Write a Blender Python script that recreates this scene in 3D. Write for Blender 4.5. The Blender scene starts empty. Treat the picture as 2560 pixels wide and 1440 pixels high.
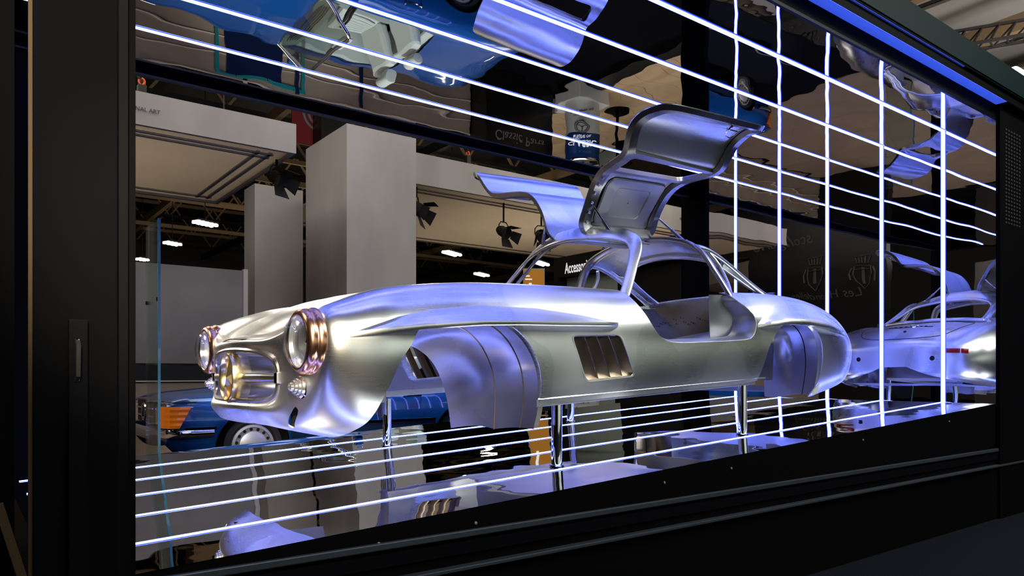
import bpy, bmesh, math, random
import numpy as np
from mathutils import Vector, Matrix
random.seed(7)
SC = bpy.context.scene
COL = SC.collection
PI = math.pi

# ------------------------------------------------------------------ camera
cd = bpy.data.cameras.new('camera'); cam = bpy.data.objects.new('camera', cd); COL.objects.link(cam)
cam.location = (0, 0, 1.12)
cam.rotation_euler = (PI / 2, 0, -math.atan2(.6043, .7967))
cd.sensor_width = 36; cd.lens = 36 * 1836 / 2560; cd.shift_y = 215 / 2560; cd.clip_end = 200; cd.clip_start = .02
SC.camera = cam
# ------------------------------------------------------------------ world, exposure
wd = bpy.data.worlds.new('world'); SC.world = wd; wd.use_nodes = True
wd.node_tree.nodes['Background'].inputs[0].default_value = (1.0, .88, .76, 1)
wd.node_tree.nodes['Background'].inputs[1].default_value = .035
SC.view_settings.view_transform = 'Standard'; SC.view_settings.look = 'None'
SC.view_settings.gamma = 1; SC.view_settings.exposure = 0; SC.view_settings.use_curve_mapping = False
SC.cycles.max_bounces = 14; SC.cycles.glossy_bounces = 8; SC.cycles.transmission_bounces = 8
SC.cycles.sample_clamp_indirect = 6
SC.cycles.caustics_reflective = False; SC.cycles.caustics_refractive = False

def area_light(name, loc, target, size, power, color, size_y=None, spread=PI):
    l = bpy.data.lights.new(name, 'AREA'); l.energy = power; l.color = color; l.size = size
    if size_y: l.shape = 'RECTANGLE'; l.size_y = size_y
    l.spread = spread
    o = bpy.data.objects.new(name, l); COL.objects.link(o); o.location = loc
    o.rotation_euler = (Vector(target) - Vector(loc)).to_track_quat('-Z', 'Y').to_euler()
    return o

def spot_light(name, loc, target, power, color, angle, radius, blend=.4):
    l = bpy.data.lights.new(name, 'SPOT'); l.energy = power; l.color = color; l.spot_size = math.radians(angle)
    l.shadow_soft_size = radius; l.spot_blend = blend
    o = bpy.data.objects.new(name, l); COL.objects.link(o); o.location = loc
    o.rotation_euler = (Vector(target) - Vector(loc)).to_track_quat('-Z', 'Y').to_euler()
    return o

# hall luminaires: large soft lamps hung over the aisle on the camera's side and over the stands behind, plus added fills
area_light('hall_light', (1.5, -5.5, 8.2), (3.0, 3.0, 1.0), 5.0, 420, (.98, 1.0, .93))
area_light('hall_light', (8.0, -3.5, 8.2), (4.5, 2.5, 1.0), 4.0, 160, (1.0, .95, .86))
area_light('hall_light', (7.0, -2.6, 7.6), (6.5, -7.5, 1.2), 5.0, 1500, (.94, 1.0, .95), 9.0)  # added lamp, brightens the aisle wall reflected in the silver flank
area_light('canopy_fill', (1.0, 12.0, 6.4), (1.0, 12.0, 4), 3.0, 120, (1.0, .91, .80), 5.0)  # added fill above the left canopy, makes its cloth underside glow
area_light('canopy_fill', (11.5, 15.8, 7.2), (11.5, 15.8, 4), 5.0, 240, (1.0, .91, .80), 10.0)  # added fill above the long canopy, for its underside
area_light('hall_light', (5.0, 7.6, 8.4), (5.0, 9.0, 0), 5.0, 215, (1.0, .92, .87))
area_light('hall_light', (14.0, 13.0, 8.4), (14.0, 13.0, 0), 5.0, 420, (1.0, .88, .76))
area_light('hall_light', (-5.0, 7.0, 8.4), (-5.0, 9.0, 0), 5.0, 380, (1.0, .85, .72))
area_light('roof_fill', (19.0, 2.5, 6.2), (19.0, 3.0, 10.3), 2.0, 420, (1.0, .95, .88))  # added fill, brightens the roof at upper right
area_light('roof_fill', (12.0, 26.0, 3.2), (12.0, 27.0, 10.3), 3.0, 130, (1.0, .82, .60))  # added fill aimed up at the rear roof beams
# stand spots: warm ones on the car's nose, cool white ones on the blue roadster
spot_light('stand_spot', (-1.3, -2.6, 4.4), (1.25, 3.1, 1.30), 3200, (1.0, .87, .68), 18, .16)
spot_light('stand_spot', (1.2, -3.0, 4.6), (2.45, 2.9, 1.45), 1300, (1.0, .93, .82), 14, .14)
spot_light('stand_spot', (-.9, -2.2, 2.7), (1.10, 3.45, 1.10), 1500, (1.0, .85, .62), 13, .14)
spot_light('stand_spot', (3.62, 10.05, 3.85), (1.22, 3.4, 1.40), 1300, (1.0, .90, .72), 13, .14)
spot_light('stand_spot', (-.9, 9.4, 3.6), (1.10, 3.5, 1.20), 1500, (1.0, .88, .68), 15, .16)  # added spot with no fixture, brightens the front face of the nose
spot_light('stand_spot', (7.45, 12.8, 4.40), (1.30, 3.5, 1.40), 500, (1.0, .88, .70), 9, .10)
spot_light('stand_spot', (4.2, 5.9, 6.8), (3.8, 8.1, .6), 1400, (.95, 1.0, .98), 40, .10)

# ------------------------------------------------------------------ helpers
MATS = {}
def nodes_of(m): return m.node_tree.nodes, m.node_tree.links
def mat(name, color=(.5, .5, .5), metallic=0., rough=.5, emit=None, estr=0., trans=0., ior=1.45, coat=0., spec=.5, alpha=1.):
    if name in MATS: return MATS[name]
    m = bpy.data.materials.new(name); m.use_nodes = True
    p = m.node_tree.nodes['Principled BSDF']
    p.inputs['Base Color'].default_value = (*color, 1)
    p.inputs['Metallic'].default_value = metallic; p.inputs['Roughness'].default_value = rough
    p.inputs['Specular IOR Level'].default_value = spec
    p.inputs['Transmission Weight'].default_value = trans; p.inputs['IOR'].default_value = ior
    p.inputs['Coat Weight'].default_value = coat; p.inputs['Coat Roughness'].default_value = .03
    if emit: p.inputs['Emission Color'].default_value = (*emit, 1); p.inputs['Emission Strength'].default_value = estr
    MATS[name] = m; return m

def clear_mat(name, tint, gloss=.12, rough=.0):
    m = bpy.data.materials.new(name); m.use_nodes = True; N, L = m.node_tree.nodes, m.node_tree.links; N.remove(N['Principled BSDF'])
    t = N.new('ShaderNodeBsdfTransparent'); t.inputs[0].default_value = (*tint, 1); g = N.new('ShaderNodeBsdfGlossy'); g.inputs['Roughness'].default_value = rough
    lw = N.new('ShaderNodeLayerWeight'); lw.inputs[0].default_value = .35; mr = N.new('ShaderNodeMapRange'); mr.inputs['To Min'].default_value = gloss * .4; mr.inputs['To Max'].default_value = min(1, gloss * 5)
    L.new(lw.outputs['Fresnel'], mr.inputs[0]); mx = N.new('ShaderNodeMixShader'); L.new(mr.outputs[0], mx.inputs[0]); L.new(t.outputs[0], mx.inputs[1]); L.new(g.outputs[0], mx.inputs[2])
    L.new(mx.outputs[0], N['Material Output'].inputs[0]); MATS[name] = m; return m
def add_noise_color(m, scale, c1, c2, detail=4, stretch=(1, 1, 1), coord='Object', rough=None, fac=(.35, .65), bump=0., bdist=.002):
    N, L = nodes_of(m); p = N['Principled BSDF']
    tc = N.new('ShaderNodeTexCoord'); mp = N.new('ShaderNodeMapping'); mp.inputs['Scale'].default_value = stretch
    nz = N.new('ShaderNodeTexNoise'); nz.inputs['Scale'].default_value = scale; nz.inputs['Detail'].default_value = detail
    L.new(tc.outputs[coord], mp.inputs[0]); L.new(mp.outputs[0], nz.inputs['Vector'])
    cr = N.new('ShaderNodeValToRGB'); cr.color_ramp.elements[0].position = fac[0]; cr.color_ramp.elements[1].position = fac[1]
    cr.color_ramp.elements[0].color = (*c1, 1); cr.color_ramp.elements[1].color = (*c2, 1)
    L.new(nz.outputs['Fac'], cr.inputs[0]); L.new(cr.outputs[0], p.inputs['Base Color'])
    if rough:
        mr = N.new('ShaderNodeMapRange'); mr.inputs['To Min'].default_value = rough[0]; mr.inputs['To Max'].default_value = rough[1]
        mr.inputs['From Min'].default_value = .3; mr.inputs['From Max'].default_value = .7
        L.new(nz.outputs['Fac'], mr.inputs[0]); L.new(mr.outputs[0], p.inputs['Roughness'])
    if bump:
        b = N.new('ShaderNodeBump'); b.inputs['Strength'].default_value = bump; b.inputs['Distance'].default_value = bdist
        L.new(nz.outputs['Fac'], b.inputs['Height']); L.new(b.outputs[0], p.inputs['Normal'])
    return m

def origin_of(parent):
    o = Vector((0, 0, 0))
    while parent is not None: o += parent.location; parent = parent.parent
    return o

class MB:
    def __init__(s): s.v = []; s.f = []
    def add(s, verts, faces):
        n = len(s.v); s.v += [tuple(map(float, v)) for v in verts]; s.f += [tuple(i + n for i in f) for f in faces]; return s
    def box(s, lo, hi):
        x0, y0, z0 = lo; x1, y1, z1 = hi
        return s.add([(x0, y0, z0), (x1, y0, z0), (x1, y1, z0), (x0, y1, z0), (x0, y0, z1), (x1, y0, z1), (x1, y1, z1), (x0, y1, z1)],
                     [(0, 3, 2, 1), (4, 5, 6, 7), (0, 1, 5, 4), (1, 2, 6, 5), (2, 3, 7, 6), (3, 0, 4, 7)])
    def hexa(s, p): return s.add(p, [(0, 3, 2, 1), (4, 5, 6, 7), (0, 1, 5, 4), (1, 2, 6, 5), (2, 3, 7, 6), (3, 0, 4, 7)])
    def bar(s, a, b, w, h=None, up=(0, 0, 1)):
        a, b = Vector(a), Vector(b); t = (b - a).normalized(); up = Vector(up)
        if abs(t.dot(up)) > .98: up = Vector((1, 0, 0))
        x = t.cross(up).normalized() * w / 2; y = x.normalized().cross(t).normalized() * (h or w) / 2
        return s.hexa([a - x - y, a + x - y, a + x + y, a - x + y, b - x - y, b + x - y, b + x + y, b - x + y])
    def tube(s, pts, r, n=10, caps=True, closed=False):
        pts = [Vector(p) for p in pts]; rs = r if isinstance(r, (list, tuple)) else [r] * len(pts)
        V = []; prev = None; m = len(pts)
        for i, p in enumerate(pts):
            if closed: t = (pts[(i + 1) % m] - pts[i - 1]).normalized()
            else: t = (pts[min(i + 1, m - 1)] - pts[max(i - 1, 0)]).normalized()
            if prev is None:
                a = Vector((0, 0, 1)) if abs(t.z) < .9 else Vector((1, 0, 0)); x = t.cross(a).normalized()
            else: x = (prev - t * prev.dot(t)).normalized()
            prev = x; y = t.cross(x)
            V += [p + rs[i] * (math.cos(2 * PI * k / n) * x + math.sin(2 * PI * k / n) * y) for k in range(n)]
        F = []
        for i in range(m if closed else m - 1):
            j = (i + 1) % m
            F += [(i * n + k, i * n + (k + 1) % n, j * n + (k + 1) % n, j * n + k) for k in range(n)]
        if caps and not closed: F += [tuple(range(n))[::-1], tuple((m - 1) * n + k for k in range(n))]
        return s.add(V, F)
    def lathe(s, o, axis, prof, n=32, ref=None):
        """prof: list of (axial, radius) along axis from o"""
        o = Vector(o); t = Vector(axis).normalized(); a = Vector((0, 0, 1)) if abs(t.z) < .9 else Vector((1, 0, 0))
        x = t.cross(a).normalized(); y = t.cross(x); V = []; F = []; ring = []
        for ax, r in prof:
            if r < 1e-6: V.append(o + t * ax); ring.append([len(V) - 1])
            else:
                b = len(V); V += [o + t * ax + r * (math.cos(2 * PI * k / n) * x + math.sin(2 * PI * k / n) * y) for k in range(n)]
                ring.append(list(range(b, b + n)))
        for r0, r1 in zip(ring, ring[1:]):
            if len(r0) == 1 and len(r1) == 1: continue
            for k in range(n):
                k2 = (k + 1) % n
                if len(r0) == 1: F.append((r0[0], r1[k2], r1[k]))
                elif len(r1) == 1: F.append((r0[k], r0[k2], r1[0]))
                else: F.append((r0[k], r0[k2], r1[k2], r1[k]))
        return s.add(V, F)
    def grid(s, rows, closed_u=False, closed_v=False):
        """rows: list of equal-length point lists"""
        R = len(rows); C = len(rows[0]); V = [p for r in rows for p in r]; F = []
        for i in range(R if closed_u else R - 1):
            for j in range(C if closed_v else C - 1):
                i2 = (i + 1) % R; j2 = (j + 1) % C
                F.append((i * C + j, i * C + j2, i2 * C + j2, i2 * C + j))
        return s.add(V, F)
    def prism(s, poly, d):
        """poly: list of 3D points, extruded by vector d"""
        d = Vector(d); n = len(poly); V = [Vector(p) for p in poly] + [Vector(p) + d for p in poly]
        return s.add(V, [tuple(range(n))[::-1], tuple(range(n, 2 * n))] + [(k, (k + 1) % n, n + (k + 1) % n, n + k) for k in range(n)])
    def build(s, name, material, parent=None, smooth=False, solid=0., bevel=0., angle=40, flip=False, offset=-1., subd=0):
        o0 = origin_of(parent) if parent else None
        if parent is None:
            a = np.array(s.v); o0 = Vector(((a[:, 0].min() + a[:, 0].max()) / 2, (a[:, 1].min() + a[:, 1].max()) / 2, a[:, 2].min()))
        me = bpy.data.meshes.new(name)
        me.from_pydata([(v[0] - o0.x, v[1] - o0.y, v[2] - o0.z) for v in s.v], [], s.f)
        bm = bmesh.new(); bm.from_mesh(me); bmesh.ops.remove_doubles(bm, verts=bm.verts, dist=1e-5)
        bmesh.ops.recalc_face_normals(bm, faces=bm.faces)
        if flip: bmesh.ops.reverse_faces(bm, faces=bm.faces)
        bm.to_mesh(me); bm.free()
        o = bpy.data.objects.new(name, me); COL.objects.link(o); o.parent = parent
        if parent is None: o.location = o0
        me.materials.append(MATS[material] if isinstance(material, str) else material)
        if subd: md = o.modifiers.new('sub', 'SUBSURF'); md.levels = md.render_levels = subd
        if solid: md = o.modifiers.new('thick', 'SOLIDIFY'); md.thickness = solid; md.offset = offset
        if solid and smooth: md = o.modifiers.new('split', 'EDGE_SPLIT'); md.split_angle = math.radians(min(angle, 50)); md.use_edge_sharp = False
        if bevel: md = o.modifiers.new('bevel', 'BEVEL'); md.width = bevel; md.segments = 2; md.limit_method = 'ANGLE'; md.angle_limit = math.radians(40)
        if smooth:
            for p in me.polygons: p.use_smooth = True
            if angle < 180: me.set_sharp_from_angle(angle=math.radians(angle))
        return o

def tag(o, label, cat, group=None, kind=None):
    if label: o['label'] = label
    if cat: o['category'] = cat
    if group: o['group'] = group
    if kind: o['kind'] = kind
    return o
def thing(name, loc, label, cat, group=None):
    o = bpy.data.objects.new(name, None); COL.objects.link(o); o.location = loc; o.empty_display_size = .1
    return tag(o, label, cat, group)
def structure(o): o['kind'] = 'structure'; return o

def spline(P, n, closed=False, per=None):
    """Catmull-Rom resample of points P"""
    P = [np.array(p, float) for p in P]; m = len(P); out = []
    segs = m if closed else m - 1; per = per or max(2, n // segs)
    for i in range(segs):
        p1, p2 = P[i], P[(i + 1) % m]
        p0 = P[i - 1] if (i > 0 or closed) else 2 * p1 - p2
        p3 = P[(i + 2) % m] if (i + 2 < m or closed) else 2 * p2 - p1
        for k in range(per):
            t = k / per
            out.append(.5 * ((2 * p1) + (p2 - p0) * t + (2 * p0 - 5 * p1 + 4 * p2 - p3) * t * t + (3 * p1 - p0 - 3 * p2 + p3) * t ** 3))
    if not closed: out.append(P[-1])
    return [tuple(map(float, p)) for p in out]

def natural_spline(x, Y, xs):
    """C2 cubic through (x, Y[k]) sampled at xs; Y shape (n, ...)"""
    x = np.asarray(x, float); Y = np.asarray(Y, float); n = len(x); h = np.diff(x)
    sh = Y.shape; Y2 = Y.reshape(n, -1); A = np.zeros((n, n)); B = np.zeros_like(Y2)
    A[0, 0] = A[-1, -1] = 1
    for i in range(1, n - 1):
        A[i, i - 1] = h[i - 1]; A[i, i] = 2 * (h[i - 1] + h[i]); A[i, i + 1] = h[i]
        B[i] = 6 * ((Y2[i + 1] - Y2[i]) / h[i] - (Y2[i] - Y2[i - 1]) / h[i - 1])
    M = np.linalg.solve(A, B); xs = np.asarray(xs, float)
    k = np.clip(np.searchsorted(x, xs, side='right') - 1, 0, n - 2); d = xs - x[k]; hk = h[k]; e = hk - d
    r = (M[k] * (e ** 3)[:, None] + M[k + 1] * (d ** 3)[:, None]) / (6 * hk)[:, None] \
        + (Y2[k] / hk[:, None] - M[k] * hk[:, None] / 6) * e[:, None] + (Y2[k + 1] / hk[:, None] - M[k + 1] * hk[:, None] / 6) * d[:, None]
    return r.reshape((len(xs),) + sh[1:])

def inside(poly, pts):
    poly = np.asarray(poly); pts = np.atleast_2d(pts); x, y = pts[:, 0], pts[:, 1]; c = np.zeros(len(pts), bool)
    j = len(poly) - 1
    for i in range(len(poly)):
        xi, yi = poly[i]; xj, yj = poly[j]
        if yi != yj:
            m = ((yi > y) != (yj > y)) & (x < (xj - xi) * (y - yi) / (yj - yi) + xi); c ^= m
        j = i
    return c

def clip(V, F, cut):
    """remove the region where cut(points)->bool array is True, with clean edges"""
    V = np.asarray(V, float); ins = cut(V); edges = {}; n0 = len(V)
    mixed = [f for f in F if any(ins[i] for i in f) and not all(ins[i] for i in f)]
    for f in mixed:
        for i in range(len(f)):
            a, b = f[i], f[(i + 1) % len(f)]
            if ins[a] != ins[b]: edges.setdefault((min(a, b), max(a, b)), len(edges))
    if edges:
        E_ = np.array(list(edges.keys())); sw = ins[E_[:, 0]]
        p = V[np.where(sw, E_[:, 1], E_[:, 0])]; q = V[np.where(sw, E_[:, 0], E_[:, 1])]
        for _ in range(14):
            m = (p + q) / 2; c = cut(m); q = np.where(c[:, None], m, q); p = np.where(c[:, None], p, m)
        V = np.concatenate([V, p])
    out = []
    for f in F:
        s = [ins[i] for i in f]
        if not any(s): out.append(f)
        elif not all(s):
            g = []
            for i in range(len(f)):
                a, b = f[i], f[(i + 1) % len(f)]
                if not ins[a]: g.append(a)
                if ins[a] != ins[b]: g.append(n0 + edges[(min(a, b), max(a, b))])
            if len(g) > 2: out.append(tuple(g))
    used = sorted({i for f in out for i in f}); mp = {o: n for n, o in enumerate(used)}
    return V[used], [tuple(mp[i] for i in f) for f in out]

def text_mesh(name, body, size, material, M, parent=None, extrude=.002, shear=0., align='CENTER', offset=0., space=1.):
    cu = bpy.data.curves.new(name, 'FONT'); cu.body = body; cu.size = size; cu.extrude = extrude; cu.shear = shear
    cu.align_x = align; cu.align_y = 'CENTER'; cu.resolution_u = 3; cu.offset = offset; cu.space_character = space
    t = bpy.data.objects.new(name, cu); COL.objects.link(t)
    dg = bpy.context.evaluated_depsgraph_get(); me = bpy.data.meshes.new_from_object(t.evaluated_get(dg))
    bpy.data.objects.remove(t); bpy.data.curves.remove(cu)
    me.transform(M); o0 = origin_of(parent) if parent else Vector((0, 0, 0)); me.transform(Matrix.Translation(-o0))
    me.materials.clear(); me.materials.append(MATS[material])
    o = bpy.data.objects.new(name, me); COL.objects.link(o); o.parent = parent; return o
def basis(o, x, y):
    x = Vector(x).normalized(); y = Vector(y).normalized(); z = x.cross(y)
    return Matrix(((x.x, y.x, z.x, o[0]), (x.y, y.y, z.y, o[1]), (x.z, y.z, z.z, o[2]), (0, 0, 0, 1)))

# ------------------------------------------------------------------ measures of the display case
U0, U1 = .22, 6.43            # left end, mirror end wall
B0, B1 = 2.27, 5.24           # front opening, rear opening
ZC = 3.107                    # mirror ceiling
SLOPE = .0545
def fz(u): return .889 + SLOPE * (u - 6.43)
LOOPS = [2.65, 3.15, 3.65, 4.145, 4.65]
BC = 3.54                     # centre line of the silver body
def W(u, w, h): return (u, BC - w, fz(u) + h)

# ------------------------------------------------------------------ materials
mat('black_frame', (.0016, .0016, .0022), 0, .6, spec=.03)
mat('black_satin', (.0022, .0022, .0032), .0, .4, spec=.06)
mat('black_matt', (.008, .008, .009), 0, .8)
mat('teal_panel', (.001, .012, .0125), 0, .6, spec=.1)
mat('brass_edge', (.05, .032, .016), .5, .5, spec=.2); mat('soffit_glow', (.3, .35, .9), 0, .4, (.035, .095, .80), .85); mat('soffit_glow_line', (.3, .35, .9), 0, .4, (.02, .06, .6), .35)
mat('steel_trim', (.30, .33, .40), .9, .35); mat('dark_trim', (.05, .056, .07), .6, .4)
mat('chrome', (.88, .88, .90), 1, .03)
mat('led_core', (1, 1, 1), 0, .5, (.165, .225, 1.0), 15)
mat('led_halo', (.1, .15, 1), 0, .5, (.02, .06, 1.0), 1.3)
m = mat('mirror', (.74, .74, .77), 1, .008)
def mirror_bump(m, scale, dist):
    N, L = nodes_of(m); p = N['Principled BSDF']; tc = N.new('ShaderNodeTexCoord')
    nz = N.new('ShaderNodeTexNoise'); nz.inputs['Scale'].default_value = scale; nz.inputs['Detail'].default_value = 1.2; nz.inputs['Roughness'].default_value = .35
    L.new(tc.outputs['Object'], nz.inputs['Vector'])
    b = N.new('ShaderNodeBump'); b.inputs['Strength'].default_value = 1; b.inputs['Distance'].default_value = dist
    L.new(nz.outputs['Fac'], b.inputs['Height']); L.new(b.outputs[0], p.inputs['Normal'])
mirror_bump(m, 2.6, .0022)
m = mat('mirror_wall', (.70, .70, .74), 1, .008); mirror_bump(m, 3.0, .0011)
m = mat('mirror_floor', (.66, .67, .72), 1, .01); mirror_bump(m, 3.0, .0034)
# ================================================================== hall shell
m = mat('carpet', (.05, .052, .062), 0, 1.0, spec=.03); add_noise_color(m, 220, (.0025, .003, .005), (.009, .0095, .014), 3, fac=(.3, .7), bump=.6, bdist=.004)
m = mat('hall_roof', (.035, .033, .032), 0, .8)
mat('beam_brown', (.38, .26, .15), 0, .6)
mat('beam_dark', (.02, .018, .016), .2, .6)
m = mat('fabric_white', (.56, .53, .52), 0, .85); add_noise_color(m, 1.1, (.41, .388, .38), (.50, .472, .462), 3, (1, 1, .35))
m = mat('fabric_cream', (.60, .53, .43), 0, .85); add_noise_color(m, .9, (.50, .46, .41), (.62, .575, .52), 3)
N_, L_n = nodes_of(m); tb = N_.new('ShaderNodeBsdfTranslucent'); tb.inputs[0].default_value = (.72, .65, .55, 1); ms = N_.new('ShaderNodeMixShader'); ms.inputs[0].default_value = .5
L_n.new(N_['Principled BSDF'].outputs[0], ms.inputs[1]); L_n.new(tb.outputs[0], ms.inputs[2]); L_n.new(ms.outputs[0], N_['Material Output'].inputs[0])
m = mat('plank_wood', (.62, .45, .27), 0, .5); add_noise_color(m, 3.0, (.52, .36, .20), (.72, .54, .34), 5, (1, .15, 1))
mat('sign_black', (.006, .006, .007), 0, .3)
mat('letter_white', (.85, .85, .85), 0, .5, (1, 1, 1), .55)
mat('letter_grey', (.20, .20, .21), 0, .6)
mat('letter_dim', (.085, .08, .075), 0, .6); mat('letter_dark', (.06, .06, .07), 0, .6)
mat('red_cloth', (.20, .007, .012), 0, .7)
mat('orange_print', (.85, .36, .02), 0, .6)
mat('panel_dark', (.035, .03, .028), 0, .6); mat('aisle_reflector', (.52, .55, .50), 0, .8); mat('green_grey', (.26, .31, .28), 0, .7)
mat('bulb', (1, 1, 1), 0, .4, (1, .93, .80), 26)
mat('hall_wall', (.10, .092, .085), 0, .9)
mat('hoist_orange', (.75, .10, .02), 0, .5)
mat('steel', (.45, .45, .47), .9, .4)

o = MB().box((-22, -22, -.06), (48, 48, 0)).build('floor', 'carpet'); structure(o)
roof = structure(MB().box((-22, -22, 10.4), (48, 48, 10.6)).build('ceiling', 'hall_roof'))
for nm, lo, hi in (('wall_left', (-22.4, -22, 0), (-22, 48, 10.4)), ('wall_right', (48, -22, 0), (48.4, 48, 10.4)),
                   ('wall_back', (-22, 48, 0), (48, 48.4, 10.4)), ('wall_front', (-22, -22.4, 0), (48, -22, 10.4))):
    structure(MB().box(lo, hi).build(nm, 'hall_wall'))
# roof purlins and trusses are pieces of the hall ceiling
for i, b in enumerate(range(13, 46, 4)):
    t = MB(); zt, zb = 9.9, 8.5
    t.bar((-20, b, zt), (46, b, zt), .16, .16); t.bar((-20, b, zb), (46, b, zb), .14, .14)
    t.build('truss_chord', 'beam_brown' if i % 2 else 'beam_dark', roof)
    t = MB(); n = 33
    for k in range(n):
        u = -20 + 2.0 * k
        t.bar((u, b, zb), (u + 1, b, zt), .07); t.bar((u + 1, b, zt), (u + 2, b, zb), .07)
    o = t.build('truss_web', 'beam_brown', roof); o['kind'] = 'stuff'
for i, u in enumerate(range(-18, 46, 5)):
    MB().bar((u, 8, 8.2), (u, 47, 8.2), .18, .30).build('roof_beam', 'beam_brown' if i % 3 else 'beam_dark', roof)
for i, b in enumerate((19.5, 24.2, 29.1, 34.6)):
    MB().bar((-20, b, 7.7), (46, b + 1.5, 7.7), .10, .16).build('service_rail', 'beam_brown', roof)
for i, u in enumerate((12, 15.5, 19, 22.5, 26, 29.5, 33)):
    MB().bar((u, -6, 9.4), (u + 1.5, 12, 9.4), .26, .40).build('roof_beam', 'beam_brown', roof)

def hall_lamp(p, label, n=4, dirn=(1, .5), r=.075, gap=.17):
    t = thing('hall_lamp', p, label, 'lamp', 'high bay lamps under the hall roof')
    d = Vector((dirn[0], dirn[1], 0)).normalized(); e = Vector((-d.y, d.x, 0))
    MB().bar(Vector(p) - d * gap * n * .5 + Vector((0, 0, .13)), Vector(p) + d * gap * n * .5 + Vector((0, 0, .13)), .30, .06).build('lamp_housing', 'black_matt', t)
    MB().bar(Vector(p) + Vector((0, 0, .15)), Vector((p[0], p[1], 10.4)), .02).build('hanger', 'beam_dark', t)
    for k in range(n):
        for q in (-1, 1):
            c = Vector(p) + d * (k - (n - 1) / 2) * gap + e * q * .11
            MB().lathe(c + Vector((0, 0, .1)), (0, 0, -1), [(0, .04), (.04, r), (.08, r * .9), (.10, 0)], 12).build('bulb', 'bulb', t, smooth=True)
hall_lamp((6.52, 25.2, 5.98), 'largest of the left lamp clusters, between the left canopy and the narrow column', 5)
hall_lamp((6.6, 30.1, 6.03), 'four-bulb high bay lamp seen just right of the glass pane, second of the left lamps', 4)
hall_lamp((6.5, 35.2, 6.05), 'smallest high bay lamp cluster at the top of the glass pane', 3)
hall_lamp((15.1, 23.7, 5.66), 'high bay lamp row beside the tall white column, over the bonnet', 6)
hall_lamp((19.4, 27.9, 5.66), 'low high bay lamp row just above the silver bonnet line', 6)
hall_lamp((19.1, 23.2, 5.58), 'high bay lamp row seen inside the windscreen frame by the black sign', 6)
hall_lamp((23.5, 12.6, 9.3), 'hall lamp high at the upper right corner over the teal fascia', 4)

mat('lit_roof_panel', (.55, .53, .50), 0, .9)  # lit look of the right-hand roof put into a paler colour
for k in range(5): MB().box((11.5 + 4 * k, -8, 10.30), (15.1 + 4 * k, 13, 10.38)).build('lit_roof_panel', 'lit_roof_panel', roof)
t = thing('car_platform', (3.8, 8.2, 0), 'low dark carpeted platform carrying the blue roadster', 'platform')
MB().box((.9, 6.7, 0), (6.55, 9.7, .10)).build('deck', 'carpet', t)
MB().box((.88, 6.68, .085), (6.57, 6.70, .102)).build('edge_trim', 'steel', t)

# ---- white fabric canopies, columns and wall of the stand behind
t = thing('canopy', (1.2, 11.9, 4.2), 'white fabric canopy with a dark lettered fascia, at left beside the tall column', 'canopy', 'white stand canopies')
MB().box((-3.0, 10.0, 4.2), (3.8, 10.06, 4.61)).build('fascia', 'fabric_white', t)
MB().box((-3.0, 13.8, 4.2), (3.8, 13.86, 4.55)).build('fascia', 'fabric_white', t)
MB().box((3.75, 10.06, 4.2), (3.8, 13.8, 4.61)).build('fascia', 'fabric_white', t)
MB().box((-3.0, 10.06, 4.24), (3.75, 13.8, 4.27)).build('ceiling_cloth', 'fabric_cream', t)
for b in (10.35, 10.52, 13.5): MB().box((-3.0, b, 4.215), (3.6, b + .05, 4.24)).build('seam_rail', 'fabric_white', t)
for u in (3.35, 3.52): MB().box((u, 10.3, 4.215), (u + .05, 13.6, 4.24)).build('seam_rail', 'fabric_white', t)
text_mesh('lettering', 'TRADITIONAL ART', .070, 'letter_dark', basis((2.05, 9.985, 4.39), (1, 0, 0), (0, 0, 1)), t, align='RIGHT')

t = thing('canopy', (12, 15.5, 4.97), 'long white fabric canopy behind the raised doors, right of the tall column', 'canopy', 'white stand canopies')
MB().box((6.4, 13.0, 4.97), (17.5, 13.06, 5.60)).build('fascia', 'fabric_white', t)
MB().box((6.4, 18.6, 4.97), (17.5, 18.66, 5.4)).build('fascia', 'fabric_white', t)
MB().box((6.4, 13.06, 5.0), (17.5, 18.6, 5.04)).build('ceiling_cloth', 'fabric_cream', t)
for b in (13.4, 13.62, 18.2): MB().box((6.4, b, 4.975), (17.5, b + .06, 5.0)).build('seam_rail', 'fabric_white', t)
text_mesh('lettering', 'ART', .10, 'letter_dark', basis((15.6, 12.99, 5.3), (1, 0, 0), (0, 0, 1)), t)

def fabric_column(lo, hi, label):
    t = thing('fabric_column', ((lo[0] + hi[0]) / 2, (lo[1] + hi[1]) / 2, 0), label, 'column', 'white fabric columns')
    u0, b0 = lo[:2]; u1, b1, z = hi
    MB().box((u0, b0, 0), (u1, b0 + .04, z)).build('front_panel', 'fabric_white', t)
    MB().box((u0, b0 + .04, 0), (u0 + .04, b1, z)).build('side_panel', 'fabric_white', t)
    MB().box((u1 - .04, b0 + .04, 0), (u1, b1, z)).build('side_panel', 'fabric_white', t)
    MB().box((u0 + .04, b1 - .04, 0), (u1 - .04, b1, z)).build('back_panel', 'fabric_white', t)
fabric_column((5.24, 11.5, 0), (6.57, 13.3, 5.33), 'tall broad white fabric column, the nearest and largest behind the bonnet')
fabric_column((5.0, 15.5, 0), (6.04, 16.2, 5.11), 'narrower white fabric column standing left of the tall one')
fabric_column((-1.6, 13.9, 0), (-.6, 15.2, 4.9), 'white fabric column under the left end of the lettered canopy')

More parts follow.
